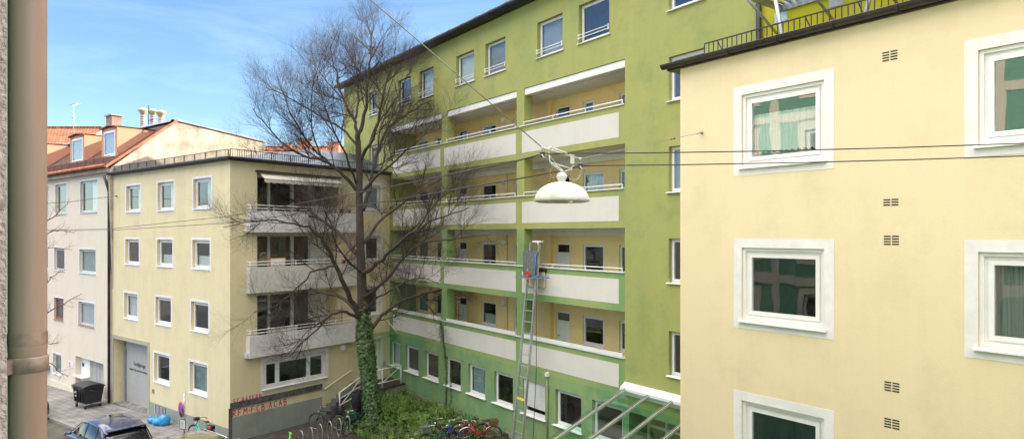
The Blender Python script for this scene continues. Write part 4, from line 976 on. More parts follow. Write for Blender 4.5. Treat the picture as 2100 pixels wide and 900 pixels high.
# own downpipe beside the window
PR = .0495
pc = P3(57.0, 480, 2.02)
dpn = thing('downpipe', 'close brownish zinc rain pipe with a bracket beside the rough window jamb', 'rain pipe', (pc.x, pc.y, -3))
def wob(z): return .0
MB().lathe([(PR,-5.9),(PR,2.66-.022),(PR+.001,2.66-.018),(PR+.001,2.66+.03),(PR+.0005,2.66+.034)], (0,0,0), 40).lathe([(PR,2.694),(PR,7.5)], (0,0,0), 40).build('pipe', 'pipe', dpn)
zc_ = P3(59,742,2.02).z+3
MB().lathe([(PR+.001,zc_-.028),(PR+.0045,zc_-.024),(PR+.0045,zc_+.016),(PR+.001,zc_+.02)], (0,0,0), 40).build('bracket', 'piperust', dpn)
MB().lathe([(PR+.001,zc_+.055),(PR+.002,zc_+.058),(PR+.002,zc_+.09),(PR+.001,zc_+.094)], (0,0,0), 40).build('collar', 'piperust', dpn)
MB().box(-.022,-.006,-PR-.03,-PR-.004,zc_-.025,zc_+.017).box(-.05,-.02,-PR-.012,-PR+.004,zc_-.02,zc_+.012).build('screw_lug', 'piperust', dpn)
# ================================================================ street lamp on its span wire
YL = 8.3
lc = P3(1152, 413, YL)      # centre of the shade rim
lamp = thing('street_lamp', 'white domed lamp hanging from a span wire over the street', 'street lamp', lc, R(-8))
sh = MB(); prof = []
for i in range(13):
    a = i/12*math.pi/2; prof.append((.352*math.cos(a)**.95 if i < 12 else .05, .25*math.sin(a)))
sh.lathe([(.340,-.004),(.352,0)]+prof[1:-1]+[(.042,.252)], n=48); sh.lathe([(.340,-.004),(.30,.08),(.2,.16),(.05,.2)], n=40)
sh.build('shade', 'lamp_white', lamp)
MB().lathe([(.336,.002),(.30,-.014),(.15,-.022),(.0,-.024)], n=40).build('lamp_cover', 'lamp_glass', lamp)
MB().box(.10,.15,-.31,-.28,-.03,.0).build('catch', 'lamp_glass', lamp)
MB().lathe([(.042,.25),(.050,.262),(.046,.275),(.064,.295),(.066,.335),(.045,.36),(.02,.375),(0,.375)], n=20).build('neck', 'lamp_white', lamp)
def LW(px, py, dy=0): return P3(px, py, YL+dy)-lc
Rz = Matrix.Rotation(R(8), 3, 'Z')
def LL(px, py, dy=0): return Rz @ LW(px, py, dy)
br = MB()
A, Bq = LL(1112,303), LL(1190,326)
for off in (-.02, .035): br.tube([A+Vector((0,off,.0)), Bq+Vector((0,off,.0))], .009, 6)
br.tube([LL(1135,304,-.02), LL(1178,320,-.02)], .008, 6)
br.tube([LL(1126,301),LL(1127,330),LL(1134,338),LL(1150,351)], .010, 6); br.tube([LL(1174,318),LL(1176,340),LL(1170,347),LL(1156,352)], .010, 6)
br.tube([LL(1132,334,-.04),LL(1172,346,-.04)], .007, 6); br.tube([LL(1138,338,.04),LL(1160,354,.04)], .009, 6)
br.box(*(sorted((LL(1125,299).x, LL(1133,299).x))), -.03,.03, LL(1129,310).z, LL(1129,299).z); br.box(*(sorted((LL(1170,299).x, LL(1178,299).x))), -.03,.03, LL(1170,336).z, LL(1170,318).z)
for px, py in ((1133,336),(1171,347),(1174,320),(1151,350),(1112,303),(1190,326),(1129,303)): br.blob(LL(px,py,-.02), .018, (1,1,1), 8, 5)
br.build('bracket', 'lamp_white', lamp)
for px, py in ((1112,316),(1190,340)):
    p = LL(px, py); ib = MB().lathe([(0,.045),(.02,.04),(.034,.025),(.036,.012),(.024,.006),(.036,-.006),(.034,-.02),(.018,-.032),(.012,-.045),(0,-.047)], tuple(p), 18); io = ib.build('insulator', 'porcelain', lamp)
    MB().tube([p+Vector((0,0,.045)), p+Vector((0,0,.075))], .006, 6).tube([p+Vector((.0,-.04,-.01)),p+Vector((.02,-.045,-.05)),p+Vector((.06,-.02,-.06))], .01, 6).build('insulator_pin', 'galv', io)
fl = MB()
fl.tube([LL(1118,320),LL(1132,325),LL(1140,335),LL(1136,343),LL(1129,350),LL(1128,360),LL(1134,365),LL(1140,362)], .004, 5)
fl.tube([LL(1190,344),LL(1192,356),LL(1186,366),LL(1176,370),LL(1166,364),LL(1160,358)], .004, 5)
fl.build('flex_cable', 'galv', lamp)
def cable(name, label, cat, pts, r, m, group=None, sag=0):
    mb = MB(); o = Vector(pts[-1]) if 0 else Vector(pts[0]); P = []
    for i in range(len(pts)-1):
        a, b = Vector(pts[i]), Vector(pts[i+1]); L_ = (b-a).length; k = max(2, int(L_/1.2)) if L_ > 2 else 2
        for j in range(k+(1 if i == len(pts)-2 else 0)): t = j/k; q = a.lerp(b, t); q.z -= 4*sag*t*(1-t)*min(1, L_/10); P.append(q-o)
    mb.tube(P, r, 6); c = mb.build(name, m); c.location = o; return tag(c, label, cat, group)
cable('span_wire', 'pale steel span rope running up to the left from the lamp bracket', 'wire', [P3(1112,303,YL), P3(760,0,7.1), P3(640,-110,6.7)], .0065, 'steelrope')
npt = NRF.uz(1440, 272); nw = NRF.world(npt[0], -.01, npt[1])
cable('span_wire', 'steel span rope from the lamp bracket to an anchor in the yellow wall', 'wire', [P3(1190,326,YL), nw], .0055, 'steelrope')
anc = thing('wall_anchor', 'small iron anchor with turnbuckle in the close yellow wall above the power lines', 'wall anchor', nw, NRF.ang)
MB().lathe([(.035,-.004),(.03,-.012),(0,-.014)], n=12, axis='Y').tube([(0,0,0),(0,-.06,0)], .012, 8).build('plate', 'piperust', anc)
dv = (P3(1190,326,YL)-nw).normalized(); q1 = nw+dv*.10; q2 = nw+dv*.34
tb = MB(); lo = anc.matrix_world
Wi = (Matrix.Translation(nw) @ Matrix.Rotation(NRF.ang, 4, 'Z')).inverted()
tb.tube([Wi @ q1, Wi @ q2], .014, 8); tb.tube([Wi @ (nw+dv*.02), Wi @ (nw+dv*.5)], .006, 6); tb.blob(Wi @ q1, .022, n=8, m=5); tb.blob(Wi @ q2, .022, n=8, m=5)
tb.build('turnbuckle', 'galv', anc)
tn = MB(); q = nw.lerp(P3(1190,326,YL), .33); tq = thing('wire_tensioner', 'small twisted link halfway along the rope right of the lamp', 'wire link', q, 0)
tn.tube([-dv*.09, dv*.09], .012, 6); tn.blob(-dv*.09, .018, n=8, m=5); tn.blob(dv*.09, .018, n=8, m=5); tn.build('link', 'porcelain', tq)
def along(py_l, py_r): return [P3(px_l, py_l, YL), P3(2100, py_r, 7.4), ]
e1a = P3(1116,315,YL); e1b = P3(2100,294,7.35); e2a = P3(1192,340,YL); e2b = P3(2100,320,7.3)
cable('power_line', 'upper dark power line leaving the lamp to the right', 'wire', [e1a, e1b, e1b+(e1b-e1a)*1.0], .0075, 'cable', sag=.05)
cable('power_line', 'lower dark power line leaving the lamp to the right', 'wire', [e2a, e2b, e2b+(e2b-e2a)*1.0], .0075, 'cable', sag=.04)
MB_ = MB(); 
cable('power_line', 'thin power line running left past the tree, upper at the corner house', 'wire', [P3(1116,315,YL), P3(1060,330,9.2), P3(800,383,15), P3(473,443,24), P3(228,469,30), P3(-100,476,39)], .011, 'cable')
cable('power_line', 'thin power line running left past the tree, lower at the corner house', 'wire', [P3(1192,340,YL), P3(1140,352,8.9), P3(1060,367,9.8), P3(800,412,15.5), P3(473,457,24), P3(228,472,30), P3(-100,474,39)], .011, 'cable')
an2 = CL.uz(240,402); w2 = CL.world(an2[0], -.02, an2[1])
cable('stay_wire', 'short stay wire fixed to the corner house beside the brown rain pipe', 'wire', [w2, P3(228,403,33), P3(142,414,30), P3(-60,428,24)], .012, 'cable')
MB_.lathe([(.05,-.03),(.05,0)], n=8).tube([(0,0,0),(0,-.1,0)],.03,6); tag(MB_.build('wall_anchor','rail'), 'dark iron hook holding the stay wire on the corner house', 'wall anchor').location = w2

# ================================================================ trees
class Tree:
    def __init__(s, seed): s.rnd = random.Random(seed); s.limb = MB(); s.twig = MB(); s.tips = []
    def branch(s, p, d, L_, r, lvl, up=.0, segs=None, wob=.16):
        g = s.rnd; segs = segs or (5 if lvl < 2 else 4 if lvl < 3 else 3); P = [Vector(p)]; d = d.normalized(); D = [d.copy()]
        for i in range(segs):
            d = (d + Vector((g.gauss(0,wob), g.gauss(0,wob), g.gauss(0,wob)+up))).normalized()
            P.append(P[-1]+d*(L_/segs)); D.append(d.copy())
        rr = [r*(1-.75*i/segs) for i in range(segs+1)]
        (s.limb if lvl < 2 else s.twig).tube(P, rr, 5 if lvl < 2 else 3, caps=False)
        s.kids(P, rr, L_, lvl)
    def kids(s, P, rr, L_, lvl, dens=1.0, start=.15):
        g = s.rnd
        if lvl >= s.maxl: return
        n = {0:10, 1:10, 2:8, 3:4}[lvl]*dens; n = int(n+g.random())
        k = len(P)-1
        for j in range(n):
            t = start+(1-start)*(j+g.random())/n; f = min(t*k, k-1e-4); i = int(f); q = P[i].lerp(P[i+1], f-i); td = (P[i+1]-P[i]).normalized()
            ax = td.orthogonal().normalized(); ax.rotate(Matrix.Rotation(g.uniform(0,6.283), 3, td))
            ang = g.uniform(.55, 1.0); nd = (td*math.cos(ang)+ax*math.sin(ang)); nd.z += .18
            ll = {0:2.2, 1:1.35, 2:.85, 3:.5}[lvl]*g.uniform(.6,1.2)*(1-.35*t)*s.sc
            r_ = {0:.028, 1:.015, 2:.008, 3:.006}[lvl]
            r0 = rr[i]*.6
            s.branch(q, nd, ll, min(r0, r_), lvl+1, up=.05, wob=.11)
    def path(s, pts, r0, r1, lvl=0, dens=1.0, start=.2, n=8, rough=.06):
        """limb through given points, smoothed, tapering"""
        P = [Vector(p) for p in pts]; Q = []
        for i in range(len(P)-1):
            a, b = P[i], P[i+1]; p0 = P[i-1] if i else a*2-b; p3 = P[i+2] if i+2 < len(P) else b*2-a
            for j in range(4):
                t = j/4; q = .5*((2*a)+(b-p0)*t+(2*p0-5*a+4*b-p3)*t*t+(-p0+3*a-3*b+p3)*t**3)
                Q.append(q+Vector((s.rnd.gauss(0,rough*.5),s.rnd.gauss(0,rough),s.rnd.gauss(0,rough*.5)))*(1 if (i or j) else 0))
        Q.append(P[-1]); k = len(Q); rr = [r0+(r1-r0)*(i/(k-1))**.8 for i in range(k)]
        s.limb.tube(Q, rr, n, caps=False)
        L_ = sum((Q[i+1]-Q[i]).length for i in range(k-1))
        s.kids(Q, rr, L_, lvl, dens, start); return Q, rr
TY = 29.5
TB = P3(766, 480, TY); TBz = H(TB.x, TB.y)
tr = thing('linden_tree', 'large bare linden with ivy on its trunk between the corner house and green house', 'tree', (TB.x, TB.y, TBz-.05))
T = Tree(11); T.maxl = 4; T.sc = 1.0
o3 = Vector((TB.x, TB.y, TBz-.05))
def tp(px, py, dy=0): return P3(px, py, TY+dy)-o3
tm = MB(); tpts = [(767,885),(764,850),(757,780),(750,710),(745,650),(742,580),(739,500),(737,420),(737,350),(734,288)]
rads = [.42,.32,.28,.26,.25,.21,.18,.155,.14,.125]
TP = [tp(*p) for p in tpts]; tm.tube(TP, rads, 14, caps=False); tm.build('trunk', 'bark', tr)
limbs = [ # points (px, py, dy), r0, r1, density
 ([(734,290,0),(727,250,.3),(705,205,.8),(688,150,1.2),(678,95,1.5)], .10,.018, 1.2),
 ([(734,290,0),(746,235,-.2),(753,165,-.4),(760,100,-.5),(765,45,-.4)], .11,.015, 1.3),
 ([(737,335,0),(765,285,-.6),(782,215,-1.2),(798,150,-1.6),(812,100,-1.8)], .09,.016, 1.2),
 ([(727,250,.3),(735,190,.8),(728,130,1.2),(722,70,1.2)], .06,.012, 1.0),
 ([(744,430,0),(757,385,.5),(772,320,1.0),(795,265,1.5),(840,232,2.0),(888,205,2.2)], .12,.016, 1.3),
 ([(731,390,0),(697,352,-.6),(663,330,-1.2),(612,314,-1.8),(562,275,-2.2),(518,222,-2.4)], .10,.015, 1.4),
 ([(735,300,0),(700,262,.8),(650,235,1.5),(590,200,2.2),(545,180,2.5)], .07,.014, 1.2),
 ([(731,520,0),(700,484,.8),(652,446,1.4),(602,412,1.9),(560,378,2.3),(520,300,2.6)], .12,.015, 1.4),
 ([(740,655,0),(715,600,-.8),(690,545,-1.6),(660,490,-2.3),(620,462,-3.0),(550,452,-3.4),(458,466,-3.7)], .14,.014, 1.4),
 ([(744,660,0),(705,612,1.0),(637,594,1.8),(591,579,2.3),(540,568,2.7),(468,552,3)], .11,.014, 1.3),
 ([(742,655,0),(712,640,-1.2),(682,645,-2.2),(651,673,-3.0),(622,703,-3.5),(592,730,-3.8)], .09,.013, .8),
 ([(741,560,0),(765,548,-1.0),(802,512,-1.9),(858,469,-2.8),(910,445,-3.5),(962,425,-4)], .12,.014, 1.3),
 ([(748,690,0),(768,665,1.0),(800,632,1.8),(859,605,2.4),(920,590,2.7),(990,560,2.9)], .13,.014, 1.3),
 ([(744,610,0),(790,575,-1.2),(850,508,-2.2),(925,490,-3.2),(1005,482,-4)], .09,.012, 1.1),
 ([(740,505,0),(790,445,1.5),(850,400,2.4),(915,362,3.0),(955,340,3.2)], .09,.013, 1.1),
 ([(737,400,0),(785,350,-1.5),(845,300,-2.6),(905,245,-3.4)], .08,.013, 1.1),
 ([(860,605,2.4),(885,640,2.2),(905,690,2.0),(935,705,1.9)], .04,.012, .8),
 ([(591,579,2.3),(560,610,2.4),(545,650,2.4),(520,660,2.5)], .04,.010, .9),
 ([(690,545,-1.6),(640,560,-2.4),(580,620,-3.0),(520,640,-3.4)], .06,.012, 1.0),
 ([(697,352,-.6),(640,300,-1.6),(600,240,-2.4),(575,180,-2.8)], .06,.013, 1.2),
 ([(652,446,1.4),(600,440,2.4),(530,425,3.0),(455,398,3.4)], .06,.012, 1.1),
 ([(602,412,1.9),(560,425,1.5),(515,395,1.2),(480,375,1.0)], .045,.01, 1.0),
 ([(772,320,1.0),(790,240,1.6),(830,170,2.0),(845,130,2.2)], .05,.012, 1.1),
 ([(858,469,-2.8),(890,420,-2.6),(930,390,-2.4),(950,350,-2.3)], .04,.011, 1.0),
 ([(663,330,-1.2),(640,270,-1.0),(640,180,-.8),(655,110,-.6)], .05,.012, 1.2),
 ([(705,205,.8),(665,160,1.4),(630,120,1.8)], .035,.010, 1.1),
 ([(731,378,0),(700,300,-1.8),(665,220,-3.0),(650,150,-3.6)], .06,.012, 1.1),
 ([(740,330,0),(770,260,2.2),(800,180,3.2),(810,140,3.6)], .05,.012, 1.0),
 ([(741,560,0),(700,520,-2.5),(670,440,-4.0),(640,380,-4.8)], .06,.012, 1.0),
 ([(745,640,0),(790,600,-2.5),(850,570,-4.2),(900,580,-5.0)], .06,.012, 1.0),
]
for pts, r0, r1, de in limbs: T.path([tp(*p) for p in pts], r0*.95, r1, 0, de*.72, .22)
T.limb.build('limbs', 'bark', tr); T.twig.build('crown', 'twig', tr)
# a few dead leaves and a nest-like clump still hanging
lv = MB(); g = random.Random(3)
idx = [g.randrange(len(T.twig.v)) for _ in range(170)]
for i in idx:
    p = Vector(T.twig.v[i]); s_ = g.uniform(.03,.06)
    if p.z > 9 and g.random() < .8: continue
    a, b = Vector((g.gauss(0,1),g.gauss(0,1),g.gauss(0,1))).normalized()*s_, Vector((g.gauss(0,1),g.gauss(0,1),g.gauss(0,1))).normalized()*s_
    lv.add([p, p+a, p+a+b, p+b], [(0,1,2,3)])
ns = tp(765, 100)
for i in range(60):
    p = ns+Vector((g.gauss(0,.1),g.gauss(0,.1),g.gauss(0,.14))); a, b = Vector((g.gauss(0,1),g.gauss(0,1),g.gauss(0,1))).normalized()*.07, Vector((g.gauss(0,1),g.gauss(0,1),g.gauss(0,1))).normalized()*.07
    lv.add([p, p+a, p+a+b, p+b], [(0,1,2,3)])
lv.build('dead_leaves', 'twig_l', tr)
# ivy around the trunk
iv = MB(); g = random.Random(5)
def trunk_at(f):
    f *= len(TP)-1; i = min(int(f), len(TP)-2); t = f-i; return TP[i].lerp(TP[i+1], t), rads[i]+(rads[i+1]-rads[i])*t
def leaf(mb, c, n, s_):
    n = n.normalized(); a = n.orthogonal().normalized(); a.rotate(Matrix.Rotation(g.uniform(0,6.28), 3, n)); b = n.cross(a)
    mb.add([c-b*s_, c+a*s_*.75-b*.15*s_, c+b*s_*.9+n*s_*.15, c-a*s_*.75-b*.15*s_, c+n*s_*.2], [(0,1,4),(1,2,4),(2,3,4),(3,0,4)])
for i in range(5200):
    f = .0+.50*g.random()**1.15
    keep = 1 if f < .36 else max(0, 1-(f-.36)/.14)*.8
    if g.random() > keep: continue
    c, r_ = trunk_at(f); an = g.uniform(0, 6.28); th = .07+.06*math.sin(an*2+f*20)+(.22 if f < .08 else .10)*g.random()**2
    th *= 1-.5*max(0,(f-.3))/.2
    o = Vector((math.cos(an), math.sin(an), 0)); p = c+o*(r_+th*g.uniform(.5,1)); leaf(iv, p, o+Vector((g.gauss(0,.35),g.gauss(0,.35),g.gauss(0,.35)+.25)), g.uniform(.06,.105))
ivo = iv.build('ivy', 'ivy'); ivo.location = o3; tag(ivo, 'dark green ivy wrapped round the lower trunk of the big linden', 'ivy')
# second, small bare tree at the left, half hidden by the rain pipe
t2b = P3(52, 480, 19.5); z2 = -9.15
t2 = thing('street_tree', 'small bare street tree with reddish twigs reaching out from behind the rain pipe', 'tree', (t2b.x, t2b.y, z2))
T2 = Tree(4); T2.maxl = 4; T2.sc = .55; o2 = Vector((t2b.x, t2b.y, z2))
def tq2(px, py, dy=0): return P3(px, py, 19.5+dy)-o2
m2 = MB(); m2.tube([tq2(52,1110),tq2(54,900),tq2(55,700),tq2(52,500),tq2(50,330)], [.13,.10,.08,.06,.03], 10, caps=False); m2.build('trunk', 'bark', t2)
for pts, r0 in (([(53,560),(80,470),(115,440),(140,418)],.03),([(52,620),(85,495),(120,472),(152,478)],.028),([(54,700),(90,648),(130,622),(168,602)],.032),([(54,760),(95,742),(120,760),(140,772)],.018),([(53,640),(90,590),(110,565),(135,552)],.02),([(54,700),(85,700),(105,705),(122,702)],.014),([(52,540),(85,520),(105,508),(148,512)],.02),([(50,470),(20,420),(-20,380)],.03),([(53,640),(20,600),(-30,560)],.03)):
    Q, rr = T2.path([tq2(a, b, random.uniform(-.5,.5)) for a, b in pts], r0, .007, 2, .9, .3, 5, .02)
T2.limb.build('limbs', 'twig_l', t2); T2.twig.build('crown', 'twig_l', t2)

# ================================================================ planted bed
def gin(x, y):
    """inside the planted bed in front of the green house"""
    p = Vector((x, y)); gg = p.dot(NG); t = p.dot(DG)
    return gg, t
g = random.Random(9)
gdist = Vector((GF.x, GF.y)).dot(NG)
def GP(nn, tt): p = NG*nn + DG*tt; return (p.x, p.y)
tL = Vector(G.world(G.u(826),0,0)[:2]).dot(DG); tR = Vector(G.world(G.u(1000),0,0)[:2]).dot(DG)
bed = [GP(gdist-.05, tL-.2), GP(gdist-.05, tR+1.2), GP(gdist-1.6, tR+1.6), GP(gdist-3.9, tR-0.3), GP(gdist-4.4, tL+2.0), GP(gdist-2.4, tL-.2)]
def HB(x, y):
    gg, t = gin(x, y); return H(x, y)+.10*math.sin(x*2.1)*math.sin(y*1.7)*sstep(gdist-4.2,gdist-3.4,gg)
sheet('planting_bed', 'soil', bed[::-1], .03, step=.5, hf=HB)
gr = MB(); cnt = 0
def inside(x, y, P=bed):
    s_ = None
    for i in range(len(P)):
        a, b = P[i], P[(i+1)%len(P)]; c = (b[0]-a[0])*(y-a[1])-(b[1]-a[1])*(x-a[0])
        if s_ is None: s_ = c > 0
        elif (c > 0) != s_: return False
    return True
xs = [p[0] for p in bed]; ys = [p[1] for p in bed]
while cnt < 2600:
    x, y = g.uniform(min(xs),max(xs)), g.uniform(min(ys),max(ys))
    if not inside(x, y): continue
    gg, t = gin(x, y); clump = math.sin(x*2.7+1)*math.sin(y*2.3)+math.sin(x*6.1)*math.sin(y*5.3)*.5
    if g.random() < .30-.4*clump: continue
    cnt += 1; an = g.uniform(0, 6.28); L_ = g.uniform(.3,.75); hh = g.uniform(.18,.42)*(1.2 if clump > .3 else .8); z = HB(x, y)+.02
    d = Vector((math.cos(an), math.sin(an), 0)); s_ = Vector((-d.y, d.x, 0)); prev = None
    for j in range(7):     # arching frond with side leaflets
        f = j/6; c = Vector((x, y, z))+d*L_*f+Vector((0,0,hh*math.sin(f*2.1)))
        if prev is not None:
            w_ = .07*(1.05-f)
            dirn = (c-prev)
            gr.add([prev, prev+s_*w_+dirn*.5-Vector((0,0,.02)), c], [(0,1,2)]); gr.add([prev, c, prev-s_*w_+dirn*.5-Vector((0,0,.02))], [(0,1,2)])
        prev = c
tag(gr.build('ground_cover', 'grass'), 'bright green leafy ground cover on the bed between linden and green house', 'ground cover', kind='stuff')
# climbing plant on the green wall
cl = MB(); uc_ = G.u(917)
for i in range(420):
    f = g.random(); px = 917+ (8*math.sin(f*5) if f < .6 else 0)+(g.choice((-6,10))*(f-.55) if f > .55 else 0)*1.4; py = 640+205*f if f < 1 else 845
    u_, z_ = G.uz(905+12*math.sin(f*2.2)+(10 if g.random() < .4 and f > .55 else 0), 660+f*175)
    if g.random() > .25+f*.9: continue
    p = Vector(G.world(u_+g.gauss(0,.05), -.03-g.random()*.06, z_)); leaf(cl, p-Vector(G.world(uc_,0,-8.2)), Vector((-.8,-.6,.2))+Vector((g.gauss(0,.4),g.gauss(0,.4),g.gauss(0,.4))), g.uniform(.03,.055))
cl.tube([Vector(G.world(G.uz(905+12*math.sin(f/10*2.2), 660+f*17.5)[0], -.02, G.uz(905, 660+f*17.5)[1]))-Vector(G.world(uc_,0,-8.2)) for f in range(11)], .012, 4)
co = cl.build('climbing_ivy', 'ivy'); co.location = G.world(uc_,0,-8.2); tag(co, 'thin ivy strand climbing the green wall between two ground floor windows', 'ivy')

# ================================================================ furniture lift ladder
lb0 = Vector((*P3(1059, 905, 24.7)[:2], 0)); zb = H(lb0.x, lb0.y); l0 = Vector((lb0.x, lb0.y, zb)); zt0 = G.z(1097, 496)
ut = G.u(1098, -.35); l1 = Vector(G.world(ut, -.35, zt0))
ld = thing('lift_ladder', 'long aluminium furniture lift ladder leaning on the second gallery with a loading platform', 'ladder', l0, 0)
ax = Vector((G.d.x, G.d.y, 0)); dv = l1-l0; Ln = dv.length; dvn = dv.normalized(); nrm = dvn.cross(ax).normalized()
if nrm.y > 0: nrm = -nrm
def beam(mb, a, b, s1, s2, w1, w2):
    a, b = Vector(a), Vector(b); mb.add([a-s1*w1-s2*w2, a+s1*w1-s2*w2, a+s1*w1+s2*w2, a-s1*w1+s2*w2, b-s1*w1-s2*w2, b+s1*w1-s2*w2, b+s1*w1+s2*w2, b-s1*w1+s2*w2], [(0,3,2,1),(4,5,6,7),(0,1,5,4),(1,2,6,5),(2,3,7,6),(3,0,4,7)])
W2 = .29
for sgn in (-1, 1):
    mb = MB(); beam(mb, ax*sgn*W2, dv+ax*sgn*(W2-.02), ax, nrm, .025, .05); mb.build('side_rail', 'alu', ld)
mb = MB(); k = int(Ln/.42)
for i in range(1, k): c = dvn*(i*.42); beam(mb, c-ax*W2, c+ax*W2, dvn, nrm, .016, .016)
mb.build('rungs', 'alu', ld)
c = dvn*(2.1-.42*.0); mb = MB(); beam(mb, c-ax*(W2-.03), c+ax*(W2-.03), dvn, nrm, .04, .02); mb.build('marker_bar', 'yellowtape', ld)
top_ = dvn*(Ln-1.35)+nrm*.06; up = Vector((0,0,1)); n2 = Vector((-G.n.x,-G.n.y,0))
mb = MB(); beam(mb, top_-ax*.55, top_+ax*.35, n2, up, .35, .02); mb.build('platform', 'galv', ld)
mb = MB(); c = top_-ax*.1+up*.5+n2*-.05; beam(mb, c-ax*.45, c+ax*.42, up, n2, .50, .012); mb.build('back_board', 'art', ld)
mb = MB(); c = dvn*(Ln+.02); beam(mb, c-ax*.12, c+ax*.40, up, nrm, .03, .06); mb.tube([c+ax*.2+nrm*.05, c+ax*.22-up*.2+nrm*.02, c+ax*.15-up*.9], .02, 6); mb.build('head', 'frame', ld)
mb = MB(); c = top_+up*.12+n2*.15; 
for q in range(4): mb.tube([c+ax*(-.1+.04*q)+Vector((0,0,.10*math.cos(a_*.9+q)))+ax*.10*math.sin(a_*.9+q) for a_ in range(8)], .018, 5)
mb.blob(c+ax*.02-up*.06, .09, (1.3,.8,.6)); mb.build('strap_bundle', 'red', ld)
mb = MB(); beam(mb, top_+up*.02-ax*.6, top_+up*.04+ax*1.05, n2, up, .03, .02); mb.tube([top_+ax*.28+up*.1, top_+ax*.28+up*.9], .03, 6); mb.build('blue_fittings', 'bluetape', ld)
mb = MB(); mb.tube([top_+ax*.45+n2*.1, top_+ax*.47-up*3.5+n2*.12, top_+ax*.42-up*7+n2*.3], .012, 5); mb.build('hoist_cable', 'cable', ld)
pb_ = thing('padding_board', 'pale cream padding board hung over the gallery parapet behind the ladder top', 'board', G.world(G.u(1079), -.07, G.z(1100,588)), G.ang)
MB().box(0, 1.28, -.04, .0, 0, .62).build('board', 'ply', pb_, bevel=.02); MB().box(.72,1.3,-.055,.12,.62,.70).build('blanket', 'maroon', pb_)

